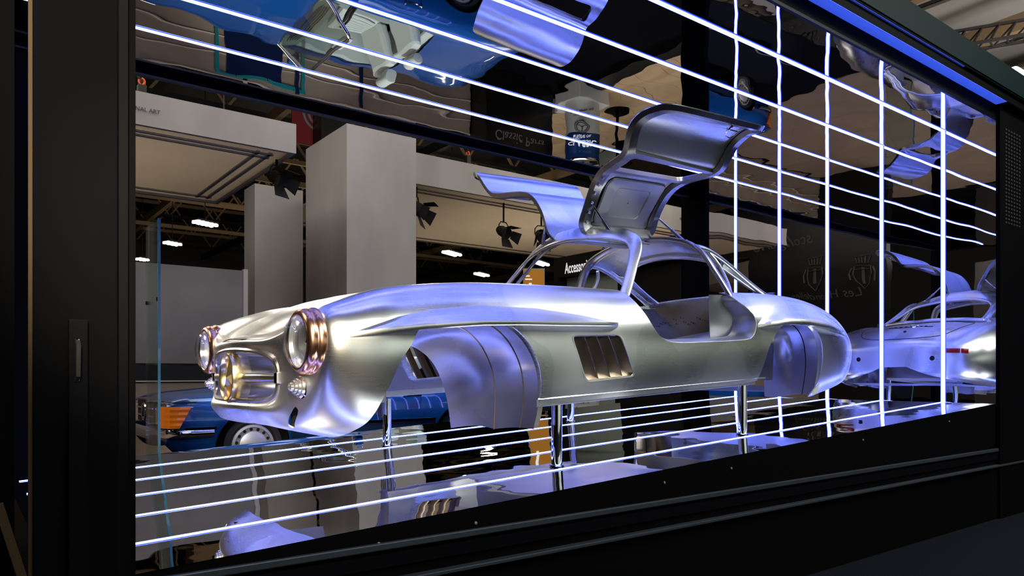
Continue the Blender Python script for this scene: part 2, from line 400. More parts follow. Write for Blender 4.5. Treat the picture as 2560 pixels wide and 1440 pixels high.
m = mat('fabric_shaded', (.2, .19, .19), 0, .9); add_noise_color(m, 1.2, (.17, .16, .16), (.23, .215, .21), 3)  # partition fabric: its shade is put into the darker colour
m = mat('panel_brown', (.30, .235, .185), 0, .6); add_noise_color(m, 1.6, (.27, .21, .165), (.33, .26, .20), 3)
mat('navy_panel', (.006, .014, .055), 0, .35); mat('teal_frame', (.01, .20, .22), 0, .5); mat('trim_cream', (.62, .57, .48), .2, .4)
t = thing('partition_wall', (1.6, 10.44, 0), 'partition wall behind the blue roadster, shaded grey above a black draped band', 'partition')
MB().box((-5, 10.40, 0), (7.0, 10.46, 1.0)).build('lower_panel', 'panel_brown', t)
MB().box((-5, 10.42, 1.26), (3.2, 10.48, 2.56)).build('upper_panel', 'fabric_shaded', t)
MB().box((3.2, 10.40, .0), (3.26, 10.48, 2.58)).build('end_post', 'fabric_white', t)
for z in (.47, .76, 1.02): MB().box((-5, 10.385, z), (7.0, 10.40, z + .014)).build('trim_line', 'trim_cream', t)
MB().box((2.965, 10.375, 0), (3.73, 10.385, .93)).build('navy_door', 'navy_panel', t)
for u in (2.82, 4.02): MB().box((u, 10.37, 0), (u + .05, 10.385, .98)).build('teal_post', 'teal_frame', t)
for u0_, u1_ in ((2.87, 3.08), (3.1, 3.52), (3.54, 4.02)): MB().box((u0_, 10.37, .93), (u1_, 10.385, .98)).build('teal_header', 'teal_frame', t)
for u in (3.93, 4.95): MB().box((u, 10.36, 0), (u + .05, 10.385, 1.0)).build('blue_post', 'navy_panel', t)
rows = []
for z in (1.035, 1.16, 1.255): rows.append([(-4.9 + .1 * k, 10.43 + .02 * math.sin(k * 1.3), z + (0 if z < 1.2 else .02 * math.sin(k * .23))) for k in range(82)])
MB().grid(rows).build('draped_band', 'black_matt', t, smooth=True, solid=.01)

# ---- hoists with orange hooks over the canopies
for k, (u, b, z) in enumerate(((1.95, 10.6, 4.75), (3.5, 12.4, 4.9), (8.95, 13.4, 5.75))):
    t = thing('chain_hoist', (u, b, z), ('orange hook and chain over the lettered canopy, the leftmost hoist', 'orange hook and chain over the right end of the lettered canopy',
                                         'orange hook and chain over the long canopy behind the doors')[k], 'hoist', 'chain hoists')
    MB().tube([(u, b, z + .28), (u, b, 8.0)], .012, 6).build('chain', 'beam_dark', t)
    MB().tube([(u + .035 * math.sin(a), b, z + .20 + .045 * math.cos(a)) for a in np.linspace(0, 5.2, 14)], .014, 8).build('hook', 'hoist_orange', t, smooth=True)
    MB().box((u - .05, b - .05, z - .12), (u + .05, b + .05, z + .15)).build('hoist_body', 'beam_dark', t)

# ---- barn-door stage spots hung from the canopies
def stage_spot(p, z_top, label, yaw=0., s=1.):
    u, b, z = p; t = thing('stage_spot', p, label, 'spotlight', 'black barn-door spotlights')
    R = Matrix.Translation(Vector(p)) @ Matrix.Rotation(yaw, 4, 'Z')
    def Q(x, y, zz): return R @ Vector((x * s, y * s, zz * s))
    MB().bar(Q(0, 0, .2), (u, b, z_top), .03).build('hanger', 'black_matt', t)
    MB().tube([Q(-.17, 0, -.02), Q(-.17, 0, .12), Q(-.10, 0, .2), Q(.10, 0, .2), Q(.17, 0, .12), Q(.17, 0, -.02)], .014 * s, 6).build('yoke', 'black_matt', t)
    MB().lathe(Q(0, .17, .05), (R.to_3x3() @ Vector((0, -1, -.55))), [(0, 0), (0, .09 * s), (.10 * s, .13 * s), (.30 * s, .14 * s), (.34 * s, .15 * s), (.34 * s, .12 * s), (.30 * s, 0)], 16).build('lamp_body', 'black_matt', t, smooth=True)
    f = Vector((0, -.16, -.13))
    for dx, dz, wx in ((-.15, 0, 1), (.15, 0, 1), (0, .15, 0), (0, -.15, 0)):
        if wx: p4 = [(dx, -.16, -.02), (dx, -.08, -.20), (dx * 1.9, -.22, -.36), (dx * 1.9, -.36, -.10)]
        elif dz > 0: p4 = [(-.14, -.17, .02), (.14, -.17, .02), (.20, -.42, .02), (-.20, -.42, .02)]
        else: p4 = [(-.14, -.06, -.22), (.14, -.06, -.22), (.20, -.14, -.44), (-.20, -.14, -.44)]
        MB().add([Q(*q) for q in p4], [(0, 1, 2, 3)]).build('barn_door', 'black_matt', t, solid=.008)
stage_spot((3.70, 10.5, 3.98), 4.215, 'black barn-door spotlight under the right corner of the lettered canopy', .5, .72)
stage_spot((7.58, 13.25, 4.58), 4.975, 'black barn-door spotlight hanging against the edge of the tall column', .8, 1.0)
stage_spot((9.85, 13.3, 4.36), 4.975, 'black barn-door spotlight under the far door, left of the pair', .2, .9)
stage_spot((10.95, 13.3, 4.40), 4.975, 'black barn-door spotlight half behind the far door, right of the pair', -.3, .95)

# ---- red banners with a ringed mark
def ring_mark(c, x, y, radii, wd, material, parent, name='ring_mark'):
    x, y = Vector(x), Vector(y)
    for r in radii:
        b = MB(); n = 28; rows = [[Vector(c) + (math.cos(a) * x + math.sin(a) * y) * rr for a in np.linspace(0, 2 * PI, n, endpoint=False)] for rr in (r, r + wd)]
        b.grid(rows, closed_v=True).build(name, material, parent)
t = thing('banner', (6.4, 16, 6.2), 'red hanging banner with white ringed mark above the lettered canopy', 'banner', 'red banners')
MB().box((5.98, 16.0, 6.3), (7.1, 16.03, 7.6)).build('cloth', 'red_cloth', t)
ring_mark((6.65, 15.99, 7.05), (1, 0, 0), (0, 0, 1), (.14, .26, .38), .055, 'letter_grey', t)
MB().box((6.46, 15.5, 5.75), (7.15, 15.98, 8.0)).build('support_tower', 'sign_black', t)
for uu in (7.0,): MB().bar((uu, 15.8, 7.95), (uu, 15.8, 8.05), .03).build('cable', 'beam_dark', t)

# ---- black shop with Accessories header and its side wall
t = thing('shop_wall', (11.6, 11, 0), 'black shop front with the white word Accessories on its header', 'shop front')
MB().box((11.5, 8.2, 3.42), (11.62, 13.5, 3.86)).build('header', 'sign_black', t)
MB().box((11.5, 13.3, 0), (11.8, 13.5, 3.42)).build('pillar', 'sign_black', t)
MB().box((11.75, 8.2, 0), (11.85, 11.6, 3.42)).build('back_panel', 'sign_black', t)
MB().box((11.75, 11.6, 0), (11.85, 13.3, 3.42)).build('back_panel', 'green_grey', t)
MB().box((11.5, 8.2, 3.86), (14.5, 13.5, 3.9)).build('roof_panel', 'sign_black', t)
MB().box((11.5, 8.0, 0), (14.5, 8.2, 3.9)).build('side_panel', 'sign_black', t)
text_mesh('lettering', 'Accessories', .36, 'letter_white', basis((11.49, 13.08, 3.60), (0, -1, 0), (0, 0, 1)) @ Matrix.Diagonal((.54, 1.0, 1, 1)), t, align='LEFT', offset=.004)
t = thing('orange_sign', (10.05, 12.45, 0), 'orange framed notice board with small white print, seen through the windscreen frame', 'sign')
d = Vector((.36, -.27, 0)).normalized(); c = Vector((10.05, 12.46, 3.05)); n = Vector((d.y, -d.x, 0)) * -1
def quadbox(c, d, hw, z0, z1, th):
    n = Vector((d.y, -d.x, 0)); a = c - d * hw; b = c + d * hw
    return MB().hexa([Vector((a.x, a.y, z0)), Vector((b.x, b.y, z0)), Vector((b.x, b.y, z0)) + n * th, Vector((a.x, a.y, z0)) + n * th,
                      Vector((a.x, a.y, z1)), Vector((b.x, b.y, z1)), Vector((b.x, b.y, z1)) + n * th, Vector((a.x, a.y, z1)) + n * th])
quadbox(c, d, .235, 2.0, 3.42, -.02).build('frame', 'fabric_white', t)
quadbox(c, d, .215, 2.03, 3.39, .012).build('print', 'orange_print', t)
quadbox(c - d * .08, d, .03, 2.75, 3.10, .02).build('white_bar', 'letter_white', t)
for k_, w_ in ((0, .05), (1, .075)): quadbox(c - d * (.19 - w_), d, w_, 3.24 - .07 * k_, 3.265 - .07 * k_, .018).build('print_line', 'letter_white', t)
for s in (-.2, .2): MB().bar(c + d * s + Vector((0, 0, -2.948)), c + d * s + Vector((0, 0, -1)), .04).build('leg', 'steel', t)

# ---- plank platform of the parts lounge, black plinth edge, counter, oil can
t = thing('platform', (11.2, 10, 0), 'light wooden plank platform with a black edge beside the parts counter', 'platform')
MB().box((8.7, 6.6, 0), (9.05, 13.6, .10)).build('edge', 'sign_black', t)
for k in range(18):
    b = 6.6 + k * .39
    MB().box((9.05, b + .004, 0), (11.48, b + .386, .10)).build('plank', 'plank_wood', t)
t = thing('parts_counter', (7.8, 10, 0), 'black display counter lettered Classic Parts behind the blue roadster', 'counter')
MB().box((7.02, 9.95, 0), (8.45, 10.6, 1.33)).build('body', 'sign_black', t, bevel=.01)
MB().box((7.01, 9.93, 1.33), (8.47, 10.62, 1.37)).build('counter_top', 'black_satin', t)
MB().box((7.25, 9.935, 1.315), (8.45, 9.95, 1.335)).build('trim_line', 'steel', t)
text_mesh('lettering', 'Classic Parts', .21, 'letter_grey', basis((7.72, 9.945, 1.08), (1, 0, 0), (0, 0, 1)), t)
t = thing('oil_can_display', (8.86, 9.62, .10), 'giant blue and white motor oil can display lettered SAE 20W-50', 'oil can')
c = Vector((8.86, 9.62, 0))
mat('can_white', (.66, .70, .68), 0, .35); mat('can_blue', (.008, .05, .20), 0, .35)
MB().box((8.5, 9.3, .10), (9.22, 9.95, .36)).build('plinth', 'can_white', t, bevel=.01)
MB().lathe(c + Vector((0, 0, .36)), (0, 0, 1), [(0, 0), (0, .30), (.55, .30)], 32).build('lower_wrap', 'can_white', t, smooth=True)
MB().lathe(c + Vector((0, 0, .91)), (0, 0, 1), [(0, .302), (.42, .302)], 32).build('upper_wrap', 'can_blue', t, smooth=True)
MB().lathe(c + Vector((0, 0, 1.33)), (0, 0, 1), [(0, .302), (.02, .305), (.03, .29), (.015, .27), (.015, 0)], 32).build('lid', 'chrome', t, smooth=True)
fdir = Vector((-.68, -.73, 0)).normalized(); side = Vector((-fdir.y, fdir.x, 0)) * 1
side = Vector((.73, -.68, 0))
def on_can(z, r=.31): return c + fdir * r + Vector((0, 0, z))
text_mesh('lettering', 'SAE 20W-50', .075, 'letter_dark', basis(on_can(.515), side, (0, 0, 1)), t, offset=.002)
text_mesh('lettering', 'MOTOR OIL', .05, 'letter_dark', basis(on_can(.62), side, (0, 0, 1)), t)
text_mesh('lettering', 'CLASSIC', .13, 'letter_white', basis(on_can(1.12), side, (0, 0, 1)), t, offset=.002)
text_mesh('lettering', 'ENGINE OIL', .06, 'letter_white', basis(on_can(1.0), side, (0, 0, 1)), t)
ring_mark(on_can(.80), side, (0, 0, 1), (.085, .115), .014, 'letter_dark', t, 'round_emblem')
b = MB()
for a in (90, 210, 330): b.bar(on_can(.80, .312), on_can(.80, .312) + (side * math.cos(math.radians(a)) + Vector((0, 0, 1)) * math.sin(math.radians(a))) * .085, .016, .004)
b.build('emblem_star', 'letter_dark', t)
def stool(u, b, label):
    t = thing('bar_table', (u, b, .10), label, 'table', 'round bar tables on the plank platform')
    MB().lathe((u, b, 1.12), (0, 0, 1), [(0, 0), (0, .30), (.03, .30), (.03, 0)], 24).build('table_top', 'black_satin', t, smooth=True)
    MB().lathe((u, b, .12), (0, 0, 1), [(0, .03), (1.0, .03)], 12).build('column', 'black_satin', t, smooth=True)
    MB().lathe((u, b, .10), (0, 0, 1), [(0, .24), (.02, .24), (.03, .04)], 20).build('foot', 'black_satin', t, smooth=True)
stool(10.0, 9.9, 'black round bar table nearest the oil can on the planks')
stool(10.9, 9.0, 'black round bar table deeper on the planks beside the shop')

m = mat('laid_brown', (.22, .17, .13), 0, .6); add_noise_color(m, 1.3, (.20, .15, .115), (.25, .19, .145), 3)
t = thing('laid_floor', (-4, 8, 0), 'brown laid floor of the stand left of the roadster, seen in the mirrors', 'floor covering')
for k in range(5): MB().box((-9 + 1.95 * k, 5.7, 0), (-9 + 1.95 * k + 1.945, 10.3, .012)).build('floor_sheet', 'laid_brown', t)
# ---- what the end mirror shows of the hall's left side
t = thing('crest_wall', (-5.1, 11.2, 0), 'black wall with grey crests and script lettering, seen in the end mirror', 'stand wall')
MB().box((-5.2, 8.6, 0), (-5.0, 12.45, 5.7)).build('panel', 'sign_black', t)
MB().box((-5.2, 12.45, 4.45), (-5.0, 14.2, 5.7)).build('panel', 'sign_black', t)
text_mesh('script_lettering', 'scolignano', .42, 'letter_dim', basis((-4.99, 11.4, 4.68), (0, 1, 0), (0, 0, 1)), t, shear=.35)
text_mesh('script_lettering', 'Les Hirondelles', .30, 'letter_dim', basis((-4.99, 10.2, 3.15), (0, 1, 0), (0, 0, 1)), t, shear=.35)
def crest(b, z, s):
    P = lambda y, zz: (-4.985, b + y * s, z + zz * s)
    q = MB(); sh = [(-.3, .25), (.3, .25), (.32, -.05), (.22, -.32), (0, -.55), (-.22, -.32), (-.32, -.05)]
    for k in range(7): a, c2 = sh[k], sh[(k + 1) % 7]; q.bar(P(*a), P(*c2), .045 * s, .01)
    q.build('shield', 'letter_dim', t)
    MB().bar(P(0, .2), P(0, -.35), .12 * s, .012).bar(P(-.25, .12), P(.25, .12), .09 * s, .012).build('cross', 'letter_dim', t)
    q = MB()
    for k in range(-2, 3): q.bar(P(k * .11, .38), P(k * .14, .58), .05 * s, .01)
    q.bar(P(-.26, .36), P(.26, .36), .06 * s, .01).bar(P(-.3, .6), P(.3, .6), .05 * s, .01).build('crown', 'letter_dim', t)
    for s2 in (-1, 1): MB().tube([P(s2 * .38, .2), P(s2 * .46, 0), P(s2 * .40, -.25)], .03 * s, 6).build('wreath', 'letter_dim', t)
crest(10.45, 3.72, .72); crest(9.2, 3.6, .72)
t = thing('canopy', (-8, 14, 4.0), 'cream canopy of a far stand, seen only in the end mirror beside the crest wall', 'canopy')
MB().box((-12, 12.2, 4.0), (-6.5, 16, 4.6)).build('fascia', 'fabric_cream', t)
t = thing('red_counter', (-8, 15, 0), 'dark red counter of a far stand, seen only in the end mirror', 'counter')
MB().box((-8.5, 12.6, 0), (-7.6, 16.5, 3.0)).build('body', 'red_cloth', t)
t = thing('stand_wall', (-9.5, 5, 0), 'wide dark stand wall facing the end mirror at the hall left side', 'stand wall')
MB().box((-9.6, -4, 0), (-9.4, 8.4, 4.2)).build('panel', 'panel_dark', t)
for k, (u, b, z) in enumerate(((-7, 9.2, 5.0), (-8, 8.1, 4.4), (-9, 6.9, 5.2))):
    hall_lamp((u, b, z), ('lamp row reflected in the end mirror above the far raised door', 'lamp row reflected low in the end mirror by the raised door', 'lamp cluster reflected at the right of the end mirror')[k], 5, (.1, 1))

t = thing('stand_wall', (7, -7.6, 0), 'pale grey-green wall added across the aisle behind the viewer, reflected to brighten the silver flank', 'stand wall')  # unseen wall, added as a bright reflection for the silver flank
MB().box((-1, -7.7, 0), (19, -7.6, 3.6)).build('panel', 'aisle_reflector', t)
MB().box((-1, -7.58, 3.6), (19, -7.3, 4.0)).build('header', 'sign_black', t)
for u in (3, 7, 11, 15): MB().box((u, -7.59, 0), (u + .5, -7.5, 3.6)).build('pilaster', 'green_grey', t)
# ---- overhead lattice truss on the right with a small lamp
t = thing('lattice_truss', (19, 6.2, 8.0), 'dark lattice lighting truss above the teal fascia at upper right', 'truss')
A, B_ = Vector((16.6, 7.4, 8.0)), Vector((22, 3.5, 9.2)); dv = (B_ - A); sd = Vector((dv.y, -dv.x, 0)).normalized() * .22
ch = [Vector((0, 0, .4)), sd, -sd]
for c_ in ch: MB().bar(A + c_, B_ + c_, .06).build('chord', 'beam_dark', t)
q = MB()
for k in range(18):
    p0 = A + dv * k / 18; p1 = A + dv * (k + 1) / 18
    q.bar(p0 + ch[1], p1 + ch[0], .035).bar(p0 + ch[2], p1 + ch[0], .035).bar(p0 + ch[1], p1 + ch[2], .035)
q.build('lattice', 'beam_dark', t)
MB().lathe((18.0, 6.1, 7.6), (-.3, -.6, -.7), [(0, .05), (.1, .16), (.3, .17), (.3, 0)], 14).build('lamp', 'bulb', t)

# ================================================================== display case
case = thing('display_case', ((U0 + U1) / 2, (B0 + B1) / 2, 0), 'black framed walk-up display case with mirrored floor, ceiling and end wall', 'display case')
MB().add([(U0, B0, fz(U0)), (U1, B0, fz(U1)), (U1, B1, fz(U1)), (U0, B1, fz(U0))], [(0, 1, 2, 3)]).build('mirror_floor', 'mirror_floor', case)
MB().add([(U0, B0, ZC), (U1, B0, ZC), (U1, B1, ZC), (U0, B1, ZC)], [(0, 1, 2, 3)]).build('mirror_ceiling', 'mirror', case)
MB().add([(U1, B0, fz(U1)), (U1, B1, fz(U1)), (U1, B1, ZC), (U1, B0, ZC)], [(0, 1, 2, 3)]).build('mirror_end_wall', 'mirror_wall', case)
MB().hexa([(U0, B0, .0), (U1, B0, .0), (U1, B1 + .02, .0), (U0, B1 + .02, .0), (U0, B0, fz(U0) - .004), (U1, B0, fz(U1) - .004), (U1, B1 + .02, fz(U1) - .004), (U0, B1 + .02, fz(U0) - .004)]).build('base', 'black_frame', case)
MB().box((U1 + .004, B0, 0), (U1 + .14, B1 + .08, 3.27)).build('end_wall_backing', 'black_frame', case)
MB().box((U0 - .2, B0, ZC + .004), (U1 + .14, B1 + .08, 3.47)).build('roof_slab', 'black_frame', case)
MB().box((.03, B0 + .06, 0), (.08, B0 + .9, ZC)).build('left_end_wall', 'black_satin', case)
MB().box((-1.6, B0 + .01, 0), (.122, B0 + .06, 3.3)).build('left_panel', 'black_frame', case)
# front top: stepped soffits below a teal fascia
MB().box((-.6, B0 - .077, 3.212), (7.3, B0 - .001, 3.274)).build('soffit_box', 'black_frame', case)
MB().box((.4, B0 - .075, 3.209), (U1, B0 - .001, 3.212)).build('soffit_glow_strip', 'soffit_glow', case)  # glowing strips imitate blue LED light falling on the soffit
MB().box((-.6, B0 - .001, ZC + .006), (7.3, B0 + .02, 3.21)).build('head_rail', 'black_frame', case)
MB().box((.4, B0 - .090, 3.272), (U1 - .8, B0 - .078, 3.276)).build('soffit_glow_strip', 'soffit_glow_line', case)
MB().box((-.6, B0 - .094, 3.276), (7.3, B0 - .04, 3.29)).build('shadow_box', 'black_frame', case)
MB().box((-.6, B0 - .10, 3.29), (9.5, B0 - .04, 3.47)).build('fascia', 'teal_panel', case)
MB().box((-.6, B0 - .006, ZC - .012), (U1, B0 + .012, ZC + .006)).build('edge_trim', 'black_satin', case)
# front bottom: two running rails
MB().box((-.6, B0 - .020, .52), (7.3, B0 - .001, .545)).build('sill_rail', 'dark_trim', case, bevel=.004)
MB().box((-.6, B0 - .012, .46), (7.3, B0 - .001, .505)).build('sill_web', 'black_satin', case)
MB().box((-.6, B0 - .040, .405), (7.3, B0 - .001, .42)).build('lower_rail', 'dark_trim', case, bevel=.003)
MB().box((-.6, B0 - .010, .0), (7.3, B0 - .001, .405)).build('base_board', 'black_frame', case)
for u in (1.15, 1.55, 2.6, 3.1, 4.4, 5.6):
    MB().lathe((u, B0 - .001, fz(u) - .06), (0, -1, 0), [(0, .007), (.004, .006), (.005, 0)], 10).build('screw', 'steel', case)
# left front post
MB().box((.157, B0 - .05, 0), (.350, B0 + .02, 3.3)).build('post', 'black_frame', case, bevel=.003)
MB().box((.352, B0 - .03, 0), (.378, B0 + .02, 3.3)).build('post_return', 'black_satin', case)
MB().box((.380, B0 - .012, 0), (.400, B0 + .02, 3.3)).build('post_return', 'black_frame', case)
MB().box((.148, B0 - .045, 0), (.157, B0 - .03, 3.3)).build('brass_edging', 'brass_edge', case)
pl = MB().box((.234, B0 - .066, .1), (.278, B0 - .051, 1.262)).build('lock_plate', 'black_satin', case, bevel=.002)
MB().tube([(.254, B0 - .067, 1.205), (.254, B0 - .085, 1.195), (.253, B0 - .088, 1.155), (.253, B0 - .085, 1.115), (.252, B0 - .067, 1.105)], .006, 8).build('handle', 'black_matt', pl, smooth=True)
for z in (1.208, 1.104): MB().lathe((.253, B0 - .066, z), (0, -1, 0), [(0, .0055), (.004, .005), (.005, 0)], 10).build('bolt', 'chrome', pl)
MB().bar((.085, B0 - .07, .80), (.150, B0 - .07, .55), .02).build('kick_strip', 'brass_edge', case)
# right front post with slots
MB().box((U1 + .002, B0 - .03, 0), (7.3, B0 - .001, 3.2)).build('post', 'black_frame', case, bevel=.003)
q = MB()
for i in range(6):
    for j in range(26): q.box((6.53 + i * .055, B0 - .0325, 2.30 + j * .029), (6.56 + i * .055, B0 - .031, 2.312 + j * .029))
o = q.build('ventilation_slots', 'black_matt', case); o['kind'] = 'stuff'
# rear frame
MB().box((U0, B1 + .002, 3.068), (U1, B1 + .03, ZC)).build('rear_beam', 'black_frame', case)
MB().box((U0, B1 - .004, 3.056), (U1, B1 + .03, 3.068)).build('rear_trim', 'dark_trim', case)
MB().box((U1 - .03, 5.01, 0), (U1 + .1, B1 + .10, ZC)).build('rear_post', 'black_frame', case)
MB().box((.10, B1, 0), (.42, B1 + .08, ZC)).build('rear_panel', 'black_satin', case)

# ---- LED strips: five loops over floor, end wall and ceiling
order = ('frontmost', 'second from the front', 'middle', 'fourth from the front', 'rearmost')
def led(name, label, a, b, across, nrm, w=.024, th=.0022):
    a, b, across, nrm = Vector(a), Vector(b), Vector(across).normalized(), Vector(nrm).normalized()
    t = thing(name, (a + b) / 2, label, 'led strip', 'blue-white LED strips of the display case')
    def slab(hw, n0, n1, nm, mt):
        x = across * hw
        MB().hexa([a - x + nrm * n0, b - x + nrm * n0, b + x + nrm * n0, a + x + nrm * n0, a - x + nrm * n1, b - x + nrm * n1, b + x + nrm * n1, a + x + nrm * n1]).build(nm, mt, t)
    slab(w * .5 + .007, .0004, .0008 + th * .3, 'blue_halo', 'led_halo'); slab(w * .5, .0008 + th * .3, .001 + th, 'light_bar', 'led_core')  # emissive border imitates the blue halo round each bar
for k, b in enumerate(LOOPS):
    led('led_strip', 'LED strip along the mirrored floor, ' + order[k] + ' of the five', (U0 + .05, b, fz(U0 + .05)), (U1 - .01, b, fz(U1 - .01)), (0, 1, 0), (-SLOPE, 0, 1))
    led('led_strip', 'LED strip along the mirrored ceiling, ' + order[k] + ' of the five', (U0 + .05, b, ZC), (U1 - .01, b, ZC), (0, 1, 0), (0, 0, -1), .027, .005)
    led('led_strip', 'upright LED strip on the mirrored end wall, ' + order[k] + ' of the five', (U1, b, fz(U1) + .004), (U1, b, ZC - .004), (0, 1, 0), (-1, 0, 0), .027, .005)

# ---- glass pane behind the case
clear_mat('pane_glass', (.88, .95, .93), .10); mat('glass_rim', (.12, .42, .42), 0, .1, trans=.3)
t = thing('glass_pane', (1.08, 5.5, 0), 'narrow upright glass pane with a greenish edge beside the left post', 'glass pane')
MB().box((1.075, 5.31, .04), (1.087, 5.70, 2.156)).build('pane', 'pane_glass', t)
MB().box((1.073, 5.30, .04), (1.089, 5.31, 2.156)).build('polished_edge', 'glass_rim', t)
MB().box((1.05, 5.28, 0), (1.112, 5.72, .06)).build('floor_channel', 'steel', t)
for b in (5.33, 5.68): MB().lathe((1.071, b, 1.62), (1, 0, 0), [(0, .014), (.02, .014)], 10).build('clamp', 'brass_edge', t)
# ================================================================== bare aluminium gullwing body
def brushed(name, c1, c2, r0, r1, patch=False, lines=240.):
    m = mat(name, c1, 1, .3); N, L = nodes_of(m); p = N['Principled BSDF']
    tc = N.new('ShaderNodeTexCoord'); mp = N.new('ShaderNodeMapping'); mp.inputs['Scale'].default_value = (.7, 20, lines)
    nz = N.new('ShaderNodeTexNoise'); nz.inputs['Scale'].default_value = 1.; nz.inputs['Detail'].default_value = 5
    L.new(tc.outputs['Object'], mp.inputs[0]); L.new(mp.outputs[0], nz.inputs['Vector'])
    n2 = N.new('ShaderNodeTexNoise'); n2.inputs['Scale'].default_value = 2.0; n2.inputs['Detail'].default_value = .8; L.new(tc.outputs['Object'], n2.inputs['Vector'])
    ramp = N.new('ShaderNodeValToRGB'); e = ramp.color_ramp.elements; e[0].position = .50 if patch else .3; e[1].position = .508 if patch else .7
    e[0].color = (*c1, 1); e[1].color = (*c2, 1); L.new(n2.outputs['Fac'], ramp.inputs[0]); L.new(ramp.outputs[0], p.inputs['Base Color'])
    rr = N.new('ShaderNodeMapRange'); rr.inputs['To Min'].default_value = r0; rr.inputs['To Max'].default_value = r1; rr.inputs['From Min'].default_value = .25; rr.inputs['From Max'].default_value = .75
    mx = N.new('ShaderNodeMath'); mx.operation = 'ADD'; mx.use_clamp = False
    h1 = N.new('ShaderNodeMath'); h1.operation = 'MULTIPLY'; h1.inputs[1].default_value = .10; L.new(nz.outputs['Fac'], h1.inputs[0])
    h2 = N.new('ShaderNodeMath'); h2.operation = 'MULTIPLY'; h2.inputs[1].default_value = .90; L.new(n2.outputs['Fac'], h2.inputs[0])
    L.new(h1.outputs[0], mx.inputs[0]); L.new(h2.outputs[0], mx.inputs[1]); L.new(mx.outputs[0], rr.inputs[0]); L.new(rr.outputs[0], p.inputs['Roughness'])
    return m
brushed('aluminium', (.82, .84, .83), (.92, .93, .92), .20, .38, patch=True)
brushed('aluminium_raw', (.33, .32, .33), (.60, .585, .585), .18, .36, lines=3.)
brushed('aluminium_inner', (.46, .46, .50), (.58, .58, .62), .32, .5, lines=60.)
mat('bar_metal', (.78, .74, .66), 1, .22); mat('barrel_bronze', (.55, .45, .30), 1, .24); mat('ribbed_lens', (.80, .81, .82), .9, .2); mat('copper', (.78, .42, .27), 1, .22); mat('brass', (.86, .70, .38), 1, .24); mat('vent_brown', (.34, .27, .20), 1, .3)
clear_mat('lens_glass', (.97, .98, 1.), .07); mat('reflector', (.95, .95, .93), .55, .25)
mat('black_hole', (.004, .004, .005), 0, .8); mat('red_lens', (.30, .012, .015), 0, .12)

car = thing('gullwing_car', (3.2, BC, fz(3.2)), 'bare brushed aluminium gullwing coupe body with both doors raised', 'car')
